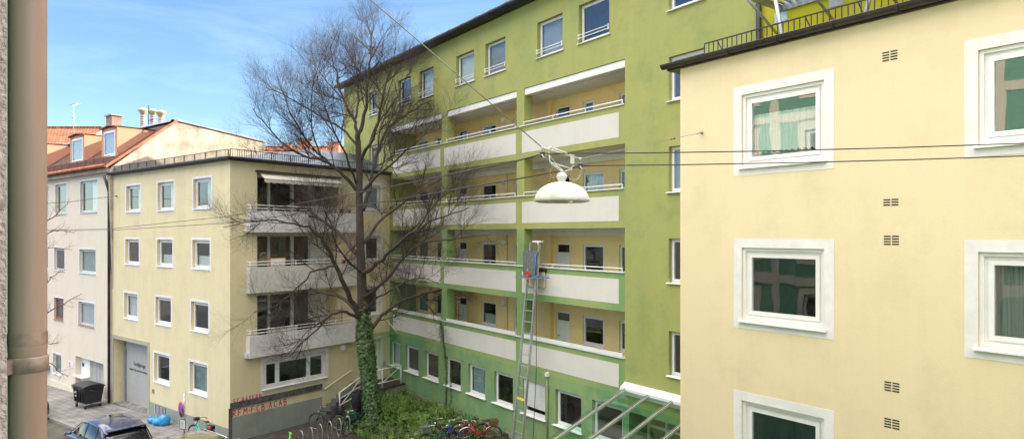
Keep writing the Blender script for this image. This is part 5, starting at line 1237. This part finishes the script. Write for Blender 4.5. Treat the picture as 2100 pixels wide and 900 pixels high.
# ================================================================ vehicles
def car(name, label, loc, rz, paint, L_=4.4, W_=1.82, Hh=1.6, hatch=True, rails=False, hood=.24):
    """loft of cross sections from tail (x=0) to nose (x=L)"""
    rt = thing(name, label, 'car', loc, rz)
    hw = W_/2; bl = .92*Hh/1.5; bl = min(bl, Hh*.60)
    secs = [(0,.86,.40,bl-.02),(.05,.95,.30,bl),(.35,1,.22,bl+.02),(1.2,1,.2,bl+.02),(2.2,1,.2,bl),(3.1,1,.2,bl-.03),(3.7,.97,.22,bl-.10),(4.15,.88,.28,bl-.24),(4.4,.70,.36,bl-.42)]
    sc = L_/4.4; mb = MB(); vs = []; npt_ = 14
    for x, wf, zb_, zt_ in secs:
        w_ = hw*wf
        prof = [(-w_*.9,zb_),(-w_,zb_+.12),(-w_*1.0,zb_+(zt_-zb_)*.55),(-w_*.985,zt_-.14),(-w_*.93,zt_-.03),(-w_*.8,zt_),(-w_*.3,zt_+.012)]
        prof += [(-a, b) for a, b in prof[::-1]]
        vs += [(x*sc, a, b) for a, b in prof]
    ns_ = len(secs); mb.add(vs, [(i*npt_+j, i*npt_+j+1, (i+1)*npt_+j+1, (i+1)*npt_+j) for i in range(ns_-1) for j in range(npt_-1)]+[tuple(range(npt_)), tuple(range((ns_-1)*npt_, ns_*npt_))[::-1]]+[(i*npt_, (i+1)*npt_, (i+1)*npt_+13, i*npt_+13) for i in range(ns_-1)], True)
    bo = mb.build('body', paint, rt)
    # greenhouse: glass shell and painted roof
    gs_ = [(.06,.86,bl-.03,.0),(.42,.78,Hh-.16,1),(.75,.76,Hh-.03,1),(1.7,.76,Hh,1),(2.35,.74,Hh-.05,1),(3.35,.84,bl-.04,0)]
    def gh(z0, z1, off, sel):
        pass
    P = [(x*sc, hw*wf, z) for x, wf, z, _ in gs_]
    gm = MB(); v = []
    base = [(.06*sc,hw*.90,bl-.02),(.42*sc,hw*.93,bl-.02),(.75*sc,hw*.93,bl-.02),(1.7*sc,hw*.93,bl-.02),(2.35*sc,hw*.93,bl-.02),(3.35*sc,hw*.90,bl-.05)]
    for (x, w_, z), (bx_, bw_, bz__) in zip(P, base):
        v += [(bx_,-bw_,bz__),(x,-w_,z-.03),(x,-w_*.6,z),(x,w_*.6,z),(x,w_,z-.03),(bx_,bw_,bz__)]
    gm.add(v, [(i*6+j, i*6+j+1, (i+1)*6+j+1, (i+1)*6+j) for i in range(5) for j in range(5)]+[(0,1,2,3,4,5)], True)
    gm.build('windows', 'carglass', rt)
    rm = MB(); v = []
    rs = [(.30,.80,Hh-.20),(.42,.79,Hh-.135),(.75,.775,Hh-.01),(1.2,.775,Hh+.015),(1.7,.775,Hh+.02),(2.35,.755,Hh-.03),(2.5,.77,Hh-.12)]
    for x, wf, z in rs:
        w_ = hw*wf; v += [(x*sc,-w_-.012,z-.085),(x*sc,-w_,z-.03),(x*sc,-w_*.6,z),(x*sc,0,z+.012),(x*sc,w_*.6,z),(x*sc,w_,z-.03),(x*sc,w_+.012,z-.085)]
    rm.add(v, [(i*7+j, i*7+j+1, (i+1)*7+j+1, (i+1)*7+j) for i in range(6) for j in range(6)], True); rm.build('roof', paint, rt)
    for s in (-1, 1):
        for (xb, xt) in ((.10,.44),(1.0,.98),(2.0,1.9),(3.33,2.42)):
            iz = lambda x: min(Hh-.04, Hh-.04)
            wb_ = hw*.935; wt_ = hw*.79; dz = .05 if xb > 3 else .09 if xb < .2 else .04
            zt_ = {.10:Hh-.17,1.0:Hh-.05,2.0:Hh-.05,3.33:Hh-.11}[xb]
            pm = MB(); pm.add([(xb*sc-dz,s*wb_,bl-.03),(xb*sc+dz,s*wb_,bl-.03),(xt*sc+dz,s*wt_,zt_),(xt*sc-dz,s*wt_,zt_)], [(0,1,2,3)]); pm.build('pillar', paint, rt)
    if rails:
        for s in (-1, 1): MB().tube([(.5*sc,s*hw*.70,Hh+.01),(.6*sc,s*hw*.70,Hh+.06),(2.1*sc,s*hw*.69,Hh+.06),(2.25*sc,s*hw*.69,Hh+.0)], .018, 6).build('roof_rail', 'chrome', rt)
    for s in (-1, 1):
        MB().add([(.0*sc,s*hw*.62,bl-.20),(-.012,s*hw*.62,bl-.02),(.03,s*hw*.90,bl+.04),(.30*sc,s*hw*1.005,bl-.0),(.20*sc,s*hw*1.005,bl-.14),(-.01,s*hw*.80,bl-.24)], [(0,1,2,5),(2,3,4,5)]).build('tail_lamp', 'lampred', rt)
        MB().add([(4.17*sc,s*hw*.58,bl-.33),(4.10*sc,s*hw*.56,bl-.20),(3.85*sc,s*hw*.92,bl-.15),(4.12*sc,s*hw*.90,bl-.30)], [(0,1,2,3)]).build('headlight', 'lampclear', rt)
        mm = MB(); mm.blob((2.95*sc,s*(hw+.09),bl+.06), .10, (.7,1,.65)); mm.build('mirror', paint, rt)
        for x in (.82, 3.42):
            wm = MB(); wm.lathe([(.0,-.09),(.19,-.095),(.20,-.09),(.32,-.09),(.335,-.05),(.335,.05),(.32,.09),(0,.09)], (x*sc,s*(hw-.10),.33), 24, 'Y'); wo = wm.build('wheel', 'rubber', rt)
            MB().lathe([(0,0),(.18,.0),(.20,-.01*s)], (x*sc,s*(hw-.10)+s*.10,.33), 12, 'Y').build('rim', 'chrome', wo)
    am = MB(); am.tube([(.62*sc,0,Hh+.0),(.50*sc,0,Hh+.06),(.36*sc,0,Hh+.13)], [.012,.008,.004], 6); am.build('aerial', 'black', rt)
    MB().box(-.03,-.005,-.26,.26,.55,.66).build('number_plate','frame',rt)
    wi = MB(); wi.tube([(.10*sc,0,bl+.02),(.16*sc,.35,bl+.14)], .01, 5); wi.build('rear_wiper','black',rt)
    MB().prism([(.22*sc,-hw*.74,Hh-.115),(.22*sc,hw*.74,Hh-.115),(.44*sc,hw*.74,Hh-.09),(.44*sc,-hw*.74,Hh-.09)], (0,0,0), (0,0,-.035)).build('spoiler', paint, rt)
    return rt
angL = math.atan2(DL.y, DL.x)
def onstreet(px, nn):
    a = (px-1050)/FPX; y = nn/(Vector((a, 1)).dot(NL)); return Vector((a*y, y))
def park(px, Y, nn=None):
    c = P3(px, 480, Y); c = Vector((c.x, c.y)); return c
c = park(214, 27.2); p = c-DL*2.45; car('parked_car', 'dark blue hatchback parked by the pavement, its roof in view at lower left', (p.x, p.y, H(c.x,c.y)-.12), angL, 'carblue', 4.7, 1.9, 1.68)
c = park(380, 23.9); p = c-DL*2.3; car('parked_car', 'olive brown car with silver roof rails, only its roof showing at the bottom edge', (p.x, p.y, H(c.x,c.y)-.12), angL, 'cartan', 4.6, 1.8, 1.70, rails=True)
q = LP(KN-1.0, 39.1); car('parked_car', 'black car parked beyond the blue one, its tail just right of the rain pipe', (q[0], q[1], H(*q)-.12), angL, 'cardark', 4.3, 1.8, 1.50)

# ================================================================ wheeled bin, bags, sign
pb = B.world(B.u(181,-.95), -.95, 0); bz0 = H(pb.x, pb.y)
bn = thing('wheeled_bin', 'black four wheeled rubbish container standing before the slatted gate', 'rubbish container', (pb.x, pb.y, bz0), B.ang+R(4))
mb = MB(); hx, hy = .68, .50
mb.add([(-hx*.86,-hy*.8,.28),(hx*.86,-hy*.8,.28),(hx*.86,hy*.8,.28),(-hx*.86,hy*.8,.28),(-hx,-hy,1.12),(hx,-hy,1.12),(hx,hy,1.12),(-hx,hy,1.12)], [(0,3,2,1),(0,1,5,4),(1,2,6,5),(2,3,7,6),(3,0,4,7)])
for x in (-.45,-.15,.15,.45): mb.box(x-.03,x+.03,-hy-.005,-hy*.8,.35,1.05)
mb.build('body', 'black', bn)
MB().box(-hx-.05,hx+.05,-hy-.05,hy+.05,1.12,1.18).build('rim', 'black', bn, bevel=.02)
mb = MB(); vs = []; n_ = 8
for x in (-hx-.02, hx+.02):
    for j in range(n_+1): f = j/n_; vs.append((x, -hy-.03+(2*hy+.06)*f, 1.181+.17*math.sin(math.pi*(.12+.76*f))**.8-.05))
mb.add(vs, [(j, n_+1+j, n_+2+j, j+1) for j in range(n_)]+[tuple(range(n_+1)), tuple(range(n_+1, 2*n_+2))[::-1]]); mb.build('lid', 'black', bn, bevel=.012)
for sx in (-1,1):
    MB().tube([(sx*hx*.8,-hy-.09,1.10),(sx*hx*.8-sx*.3,-hy-.09,1.10)], .02, 6).tube([(sx*(hx+.07),-.3,1.0),(sx*(hx+.07),.3,1.0)], .025, 6).build('handle','black',bn)
    for sy in (-1,1):
        wo = MB().lathe([(0,-.03),(.10,-.03),(.11,0),(.10,.03),(0,.03)], (sx*.5,sy*.36,.11), 14, 'Y').build('wheel','rubber',bn); MB().box(sx*.5-.05,sx*.5+.05,sy*.36-.05,sy*.36+.05,.18,.29).build('fork','chrome',wo)
fl_ = MB()
for (x, z, w_, h_) in ((-.42,.88,.16,.02),(-.40,.80,.05,.05),(-.33,.79,.04,.04),(-.36,.66,.18,.02),(-.30,.62,.08,.03)): fl_.box(x,x+w_,-hy-.012,-hy*.9,z,z+h_)
fl_.build('sticker', 'frame', bn)
def fp(F, px, dep, dz=0): v = F.world(F.u(px, dep), dep, 0); return Vector((v.x, v.y, H(v.x, v.y)+dz))
g = random.Random(21)
for (px, s_, lb) in ((312,.20,'flat blue rubbish bag leftmost of the three by the grille'),(325,.25,'slumped blue rubbish bag in the middle of the three'),(337,.31,'fullest blue rubbish bag rightmost of the three below the grille')):
    c = fp(CL, px, -.65+ (0 if px < 330 else .15)); random.seed(int(px)); mb = MB(); mb.blob((0,0,s_*.72), s_, (1.15 if px < 330 else .9,.9,.78 if px < 330 else .95), 14, 9, .10); mb.blob((-.08,.02,s_*1.45), .07, (1,1,1.2), 8, 5, .25)
    o = mb.build('rubbish_bag', 'bagblue'); o.location = c; tag(o, lb, 'rubbish bag', 'blue rubbish bags on the pavement')
random.seed(70)
ps = P3(378, 480, 25.6); zs0 = H(ps.x, ps.y)
sn = thing('no_stopping_sign', 'round red and blue no stopping sign on a grey post by the kerb', 'road sign', (ps.x, ps.y, zs0), 0)
MB().tube([(.0,0,0),(0,0,2.72)], .032, 10).build('post', 'galv', sn)
sa = R(44)
def disc(name, m, r, off, parent, zc): 
    mb = MB(); mb.lathe([(0,off+.004),(r,off+.004),(r,off),(0,off)], (0,0,0), 32, 'Y'); mb.xf(Matrix.Translation((-.06,-.03,zc)) @ Matrix.Rotation(-sa, 4, 'Z')); return mb.build(name, m, parent)
zc_ = 2.08
dsc = disc('sign_face', 'signred', .31, -.05, sn, zc_); disc('blue_field', 'signblue', .255, -.056, dsc, zc_)
mb = MB()
for a_ in (45, -45): mb2 = MB().box(-.27,.27,-.061,-.057,-.032,.032).xf(Matrix.Rotation(R(a_), 4, 'Y')); mb.add(mb2.v, mb2.f)
mb.xf(Matrix.Translation((-.06,-.03,zc_)) @ Matrix.Rotation(-sa, 4, 'Z')); mb.build('red_cross', 'signred', dsc)
mb = MB().box(-.16,.16,-.06,-.05,-.19,.19).xf(Matrix.Translation((.0,-.02,1.50)) @ Matrix.Rotation(R(-25), 4, 'Z')); so_ = mb.build('notice_plate', 'text', sn)
mb = MB().box(-.135,.135,-.064,-.061,-.165,.165).xf(Matrix.Translation((.0,-.02,1.50)) @ Matrix.Rotation(R(-25), 4, 'Z')); mb.build('notice_face', 'frame', so_)
mb = MB()
for k in range(6): mb.box(-.11,.06+.05*(k%2),-.067,-.0645,.11-.045*k,.125-.045*k)
mb.xf(Matrix.Translation((.0,-.02,1.50)) @ Matrix.Rotation(R(-25), 4, 'Z')); mb.build('notice_lines', 'text', so_)

# ================================================================ bicycles, racks
def bike(label, loc, rz, paint, lean=0, basket=None, crate=False, fender='black', city=True, motor=False, group=None, name='bicycle', sc=1.0):
    rt = thing(name, label, 'bicycle', loc, rz, group); rt.rotation_euler = (lean, 0, rz); rt.scale = (1,1,1)
    r = .345; xb, xf_ = -.52, .54
    for x in (xb, xf_):
        wm = MB(); n_ = 28
        wm.tube([(x+r*math.cos(2*math.pi*i/n_), 0, r+r*math.sin(2*math.pi*i/n_)) for i in range(n_+1)], .018, 6, caps=False)
        wo = wm.build('wheel', 'rubber', rt)
        rm = MB(); rm.tube([(x+(r-.022)*math.cos(2*math.pi*i/n_), 0, r+(r-.022)*math.sin(2*math.pi*i/n_)) for i in range(n_+1)], .009, 5, caps=False)
        for i in range(14): an = 2*math.pi*i/14; rm.tube([(x,.015*(-1)**i,r),(x+(r-.025)*math.cos(an),0,r+(r-.025)*math.sin(an))], .0022, 3, caps=False)
        rm.lathe([(0,-.04),(.022,-.04),(.022,.04),(0,.04)], (x,0,r), 8, 'Y'); rm.build('rim', 'chrome', wo)
        fm = MB(); a0, a1 = (R(20), R(185)) if x < 0 else (R(25), R(165))
        fm.tube([(x+(r+.035)*math.cos(a0+(a1-a0)*i/12), 0, r+(r+.035)*math.sin(a0+(a1-a0)*i/12)) for i in range(13)], .022, 5); fm.build('mudguard', fender, rt)
    fr = MB(); bb_, st, ht, hb2 = (-.06,0,.29), (-.20,0,.80), (.36,0,.84), (.40,0,.68)
    T_ = .028 if motor else .017
    fr.tube([bb_, st], .017, 8); fr.tube([hb2, bb_], T_*1.25, 8); fr.tube([ht, hb2], .02, 8)
    if city: fr.tube([(.37,0,.80),(.12,0,.50),(-.12,0,.48)], T_, 8)
    else: fr.tube([(.36,0,.82),(-.19,0,.76)], T_, 8)
    for s in (-.05,.05): fr.tube([bb_, (xb,s,r)], .009, 6); fr.tube([(-.19,0,.74), (xb,s,r)], .009, 6); fr.tube([(.41,s*.9,.66), (.48,s,.5), (xf_,s,r)], .012, 6)
    fr.build('frame', paint, rt)
    hm = MB(); hm.tube([(.36,0,.84),(.34,0,1.02)], .013, 6); hm.tube([(.16,-.29,1.02),(.27,-.26,1.05),(.35,-.08,1.03),(.35,.08,1.03),(.27,.26,1.05),(.16,.29,1.02)], .011, 6); hb_ = hm.build('handlebar', 'chrome' if not motor else 'black', rt)
    for s in (-1,1): MB().tube([(.13,s*.295,1.015),(.23,s*.272,1.04)], .018, 6).build('grip', 'black', hb_)
    sm = MB(); sm.tube([st,(-.225,0,.92)], .012, 6); so = sm.build('seat_post', 'chrome', rt); MB().blob((-.25,0,.95), .12, (1.15,.75,.32), 12, 6).blob((-.12,0,.955), .06, (1.5,.5,.5), 10, 5).build('saddle', 'black', rt)
    cm = MB(); cm.lathe([(.0,.05),(.085,.05),(.09,.06),(.0,.06)], (-.06,0,.29), 16, 'Y'); cm.tube([(-.06,.07,.29),(.04,.09,.15)], .01, 5); cm.tube([(-.06,-.07,.29),(-.16,-.09,.43)], .01, 5); cm.box(.0,.08,.07,.16,.135,.155); cm.box(-.2,-.12,-.16,-.07,.42,.44); cm.build('crank', 'black', rt)
    rk = MB(); rk.tube([(-.24,-.06,.74),(-.72,-.06,.74),(-.72,.06,.74),(-.24,.06,.74)], .008, 5); rk.tube([(-.62,.06,.74),(xb,.06,r)], .007, 5); rk.tube([(-.62,-.06,.74),(xb,-.06,r)], .007, 5); rk.build('carrier', 'black', rt)
    MB().blob((.45,0,.80), .045, (1,1,1), 8, 6).build('front_lamp', 'chrome', rt); MB().blob((-.74,0,.66), .03, (.6,1.2,1), 8, 5).build('rear_lamp', 'lampred', rt)
    if basket:
        bx = -.52 if basket[0] == 'rear' else .52; bz_ = .75 if basket[0] == 'rear' else .80
        w_ = MB(); a, b, h = .15, .11, .22; w_.add([(bx-a,-b,bz_),(bx+a,-b,bz_),(bx+a,b,bz_),(bx-a,b,bz_),(bx-a*1.3,-b*1.4,bz_+h),(bx+a*1.3,-b*1.4,bz_+h),(bx+a*1.3,b*1.4,bz_+h),(bx-a*1.3,b*1.4,bz_+h)], [(0,3,2,1),(0,1,5,4),(1,2,6,5),(2,3,7,6),(3,0,4,7)]); w_.build('basket', basket[1], rt)
    if crate:
        w_ = MB(); 
        for k in range(4): z = .76+k*.075; w_.ring(-.75,-.35,0,.001,.0,0,0) if 0 else None; w_.box(-.75,-.35,-.17,-.155,z,z+.04); w_.box(-.75,-.35,.155,.17,z,z+.04); w_.box(-.75,-.735,-.155,.155,z,z+.04); w_.box(-.365,-.35,-.155,.155,z,z+.04)
        for (x, y) in ((-.75,-.17),(-.365,-.17),(-.75,.155),(-.365,.155)): w_.box(x,x+.015,y,y+.015,.76,1.03)
        w_.box(-.75,-.35,-.17,.17,.75,.76); w_.build('crate', 'black', rt)
    if motor:
        MB().box(-.70,-.34,-.10,.10,.60,.86).build('battery_case', 'black', rt, bevel=.05); MB().box(-.62,-.40,-.103,.103,.70,.82).build('red_patch', 'signred', rt, bevel=.01)
        MB().box(.36,.50,-.12,.12,.92,1.06).build('front_tray', 'black', rt, bevel=.02)
    return rt
tb = fp(CL, 411, -1.05)
bike('bright teal rental bicycle with black rear case leaning by the corner house', tb, CL.ang+R(190), 'teal', R(8), motor=True, name='rental_bicycle')
q = P3(672, 480, 29.7); bike('black city bicycle with black crate at the foot of the steps', (q.x, q.y, H(q.x,q.y)), R(175)+0, 'black', R(4), crate=True, city=False)
q = P3(727, 480, 29.3); bike('dark bicycle half hidden in front of the covered planter by the linden', (q.x, q.y, H(q.x,q.y)), R(250), 'black', R(6))
grp = 'bicycles parked before the green house'
bl_ = [(985,25.9,R(215),'bikered','red bicycle with brown wicker basket nearest the green wall',('rear','wicker')),
       (962,26.1,R(225),'bikered','red framed bicycle with upright chrome handlebar in the middle of the row',None),
       (938,25.9,R(232),'bikeblue','violet blue bicycle beside the red one in the row',None),
       (915,26.2,R(228),'black','black bicycle between the violet and the green bicycles',None),
       (897,25.5,R(235),'bikegreen','green bicycle with pale grey front basket at the left of the row',('front','galv')),
       (868,25.3,R(200),'black','black bicycle fallen against the planting at the left end of the row',None)]
for i, (px, Y, rz, m_, lb, bs) in enumerate(bl_):
    q = P3(px, 480, Y); bike(lb, (q.x, q.y, H(q.x,q.y)), rz-R(20)+random.uniform(-.1,.1), m_, R(random.uniform(-7,7)), basket=bs, group=grp, fender='black' if i else 'chrome', city=(i != 1))
rk = MB(); n_ = 22; P = []
for i in range(n_+1):
    a_ = -math.pi*.42+2*math.pi*.92*i/n_; P.append((.17*math.sin(a_)*-1*.9, 0, .42-.40*math.cos(a_)))
P = [(.0,.0,.0)]+[(.19*math.sin(2*math.pi*i/n_), .0+.10*i/n_, .43-.41*math.cos(2*math.pi*i/n_)) for i in range(n_+1)]+[(.0,.35,.02)]
hoop = rk.tube(P, .024, 8).build('bike_stand', 'galv')
rks = [(615,885),(635,878.6),(654.5,872.6),(674,866),(693,861),(711,855.5)]
ord_ = ['nearest the lime scooter','second from the lime scooter','third from the lime scooter','third from the linden','second from the linden','closest to the linden']
for i, (px, py) in enumerate(rks):
    Y = 26.7+i*.46; q = P3(px, py, Y); o = hoop if i == 0 else hoop.copy()
    if i: C.objects.link(o)
    o.location = (q.x, q.y, H(q.x,q.y)); o.rotation_euler = (0,0,R(-35)); tag(o, 'pale galvanised hoop bicycle stand, '+ord_[i], 'bicycle stand', 'bicycle stands in the court')
for i, (px, Y) in enumerate(((676,27.6),(886,26.6),(955,27.3),(775,28.6))):
    q = P3(px, 480, Y); o = MB().tube([(0,0,0),(0,0,.8)], .022, 6).box(-.03,.03,-.03,.03,.8,.83).build('fence_post', 'greenpl'); o.location = (q.x, q.y, H(q.x,q.y)); tag(o, ['short dark green post among the bicycle stands','short dark green post behind the green bicycle','short dark green post behind the red bicycle','short dark green post just right of the ivy trunk'][i], 'post', 'low green posts')
# scooter
q = P3(590, 480, 25.4); sc_ = thing('electric_scooter', 'lime green rental scooter whose handlebar shows at the bottom edge', 'scooter', (q.x, q.y, H(q.x,q.y)), R(30))
MB().tube([(0,0,.12),(.10,0,1.1)], .035, 8).build('stem', 'lime_green', sc_); h_ = MB().tube([(.10,-.22,1.12),(.10,.22,1.12)], .022, 6).blob((.10,0,1.12), .05).build('handlebar', 'lime_green', sc_)
for s in (-1,1): MB().tube([(.10,s*.20,1.12),(.10,s*.32,1.11)], .024, 6).build('grip', 'black', h_)
MB().box(-.75,-.02,-.09,.09,.12,.17).build('deck', 'black', sc_)
for x in (-.85, .05): MB().lathe([(0,-.03),(.11,-.03),(.115,0),(.11,.03),(0,.03)], (x,0,.115), 16, 'Y').build('wheel', 'rubber', sc_)
# covered planter next to the tree
q = P3(734, 480, 30.4); pl = thing('covered_cart', 'black cloth bag standing on a dark green box beside the linden', 'cart', (q.x, q.y, H(q.x,q.y)), R(20))
MB().box(-.42,.42,-.3,.3,.02,.50).build('box', 'greenpl', pl, bevel=.03)
random.seed(5); MB().blob((0,0,.98), .48, (.62,.5,1.05), 14, 10, .05).build('cover', 'black_matt', pl); random.seed(71)

# ================================================================ things on the balconies
def bchair(px, yl, lb, m_, bi, h=.5):
    pass
def bal_pt(px, bi, dep): zt_, zb_ = bz[bi]; v = CR.world(CR.u(px, dep), dep, zb_+.19); return v
def chair(loc, rz, m_, label, group=None):
    rt = thing('balcony_chair', label, 'chair', loc, rz, group)
    MB().box(-.24,.24,-.24,.24,.42,.46).build('seat', m_, rt, bevel=.01)
    b_ = MB()
    for k in range(4): b_.box(-.23,.23,.20,.225,.55+k*.10,.62+k*.10)
    b_.box(-.235,-.205,.226,.25,.46,.95); b_.box(.205,.235,.226,.25,.46,.95); b_.build('backrest', m_, rt)
    for sx in (-1,1):
        for sy in (-1,1): MB().box(sx*.22-.018,sx*.22+.018,sy*.21-.018,sy*.21+.018,0,.42).build('leg', m_, rt)
    return rt
def table(loc, rz, m_, label):
    rt = thing('balcony_table', label, 'table', loc, rz); MB().box(-.4,.4,-.28,.28,.70,.73).build('tabletop', m_, rt)
    for sx in (-1,1):
        for sy in (-1,1): MB().box(sx*.36-.015,sx*.36+.015,sy*.24-.015,sy*.24+.015,0,.70).build('leg', 'rail', rt)
    return rt
table(bal_pt(668,0,.2), CR.ang, 'orange', 'small orange topped table on the top balcony')
chair(bal_pt(636,0,.35), CR.ang+1, 'rail', 'dark slatted chair on the top balcony')
chair(bal_pt(684,1,.3), CR.ang+.4, 'wood', 'brown slatted chair at the right of the middle balcony')
table(bal_pt(610,1,.25), CR.ang, 'red', 'low red topped table on the middle balcony')
pf = thing('picture_board', 'white board in an orange frame leaning on the middle balcony railing', 'board', bal_pt(552,1,-.12)+Vector((0,0,.62)), CR.ang)
MB().ring(0,.85,0,.75,.05,-.03,.0).build('frame','orange',pf); MB().box(.05,.80,-.02,-.01,.05,.70).build('panel','frame',pf)
cg = thing('wire_cage', 'tall pale wire rack at the left end of the middle balcony', 'rack', bal_pt(533,1,.0), CR.ang); mb = MB()
for k in range(7): mb.tube([(k*.06,0,0),(k*.06,0,1.45)], .008, 4)
for z in (.1,.5,.9,1.3): mb.tube([(0,0,z),(.36,0,z)], .008, 4)
mb.tube([(k*.036,0,1.45+.16*math.sin(k*.314)) for k in range(11)], .01, 4); mb.build('wires','ochre',cg)
c_ = bal_pt(634,2,.28); o = MB(); random.seed(8); o.blob((0,0,.55), .5, (1.25,.6,1.2), 14, 9, .07); o = o.build('furniture_cover', 'maroon'); o.location = c_; tag(o, 'dark maroon cover over furniture in the middle of the lowest balcony', 'cover')
c_ = bal_pt(545,2,.3); o = MB(); o.blob((0,0,.35), .36, (1.3,.8,1.0), 12, 8, .08); o = o.build('furniture_cover', 'maroon'); o.location = c_; tag(o, 'low dark maroon cover at the left end of the lowest balcony', 'cover')
random.seed(72)
chair(bal_pt(668,2,.3), CR.ang+2, 'wood', 'brown wooden chair beside the maroon cover on the lowest balcony')
tl = thing('trellis', 'thin reddish trellis frame at the right of the lowest balcony', 'trellis', bal_pt(676,2,-.1), CR.ang); mb = MB()
for k in range(2): mb.tube([(k*.75,0,0),(k*.75,0,1.75)], .018, 5)
for z in (1.1,1.5): mb.tube([(0,0,z),(.75,0,z)], .012, 4)
for k in range(6): mb.tube([(k*.15,0,1.1),(k*.15+.07,0,1.5)], .007, 4)
mb.build('frame','wood',tl)
pp = bal_pt(648,0,.6)
hb = thing('hanging_basket', 'dark hanging plant on the top loggia wall', 'plant', Vector(CR.world(CR.u(651,.9),.85,CR.z(651,383,.9)))); mb = MB(); g = random.Random(2)
for i in range(140): leaf(mb, Vector((g.gauss(0,.12),g.gauss(0,.08),g.gauss(0,.14))), Vector((g.gauss(0,1),g.gauss(0,1),g.gauss(0,1))), .05)
mb.build('leaves','ivy',hb); MB().blob((0,0,-.1),.12,(1,1,.8)).build('pot','black',hb)
MB().box(-.10,.10,-.02,.02,-.7,-.5).build('wall_plaque','black',hb)
for (px, bi, m_, s_) in ((608,0,'red',.09),(700,0,'pot',.12),(716,0,'pot',.10),(705,1,'red',.1)):
    v = bal_pt(px, bi, -.21)+Vector((0,0,bz[bi][0]-bz[bi][1]-.20)); o = MB().lathe([(0,0),(s_*.7,0),(s_,s_*1.5),(s_*1.1,s_*1.5),(s_*1.1,s_*1.8),(0,s_*1.75)], (0,0,0), 14).build('flower_pot', m_); o.location = v
    tag(o, {608:'small red pot on the parapet of the top balcony',700:'larger clay pot at the right of the top balcony parapet',716:'smaller clay pot at the far right of the top balcony parapet',705:'red pot on the middle balcony parapet'}[px], 'flower pot')
# green gallery life: plants on window ledges
for (px, py, lb) in ((862,757,'small potted plant on the sill of a green house ground floor window'),):
    pass
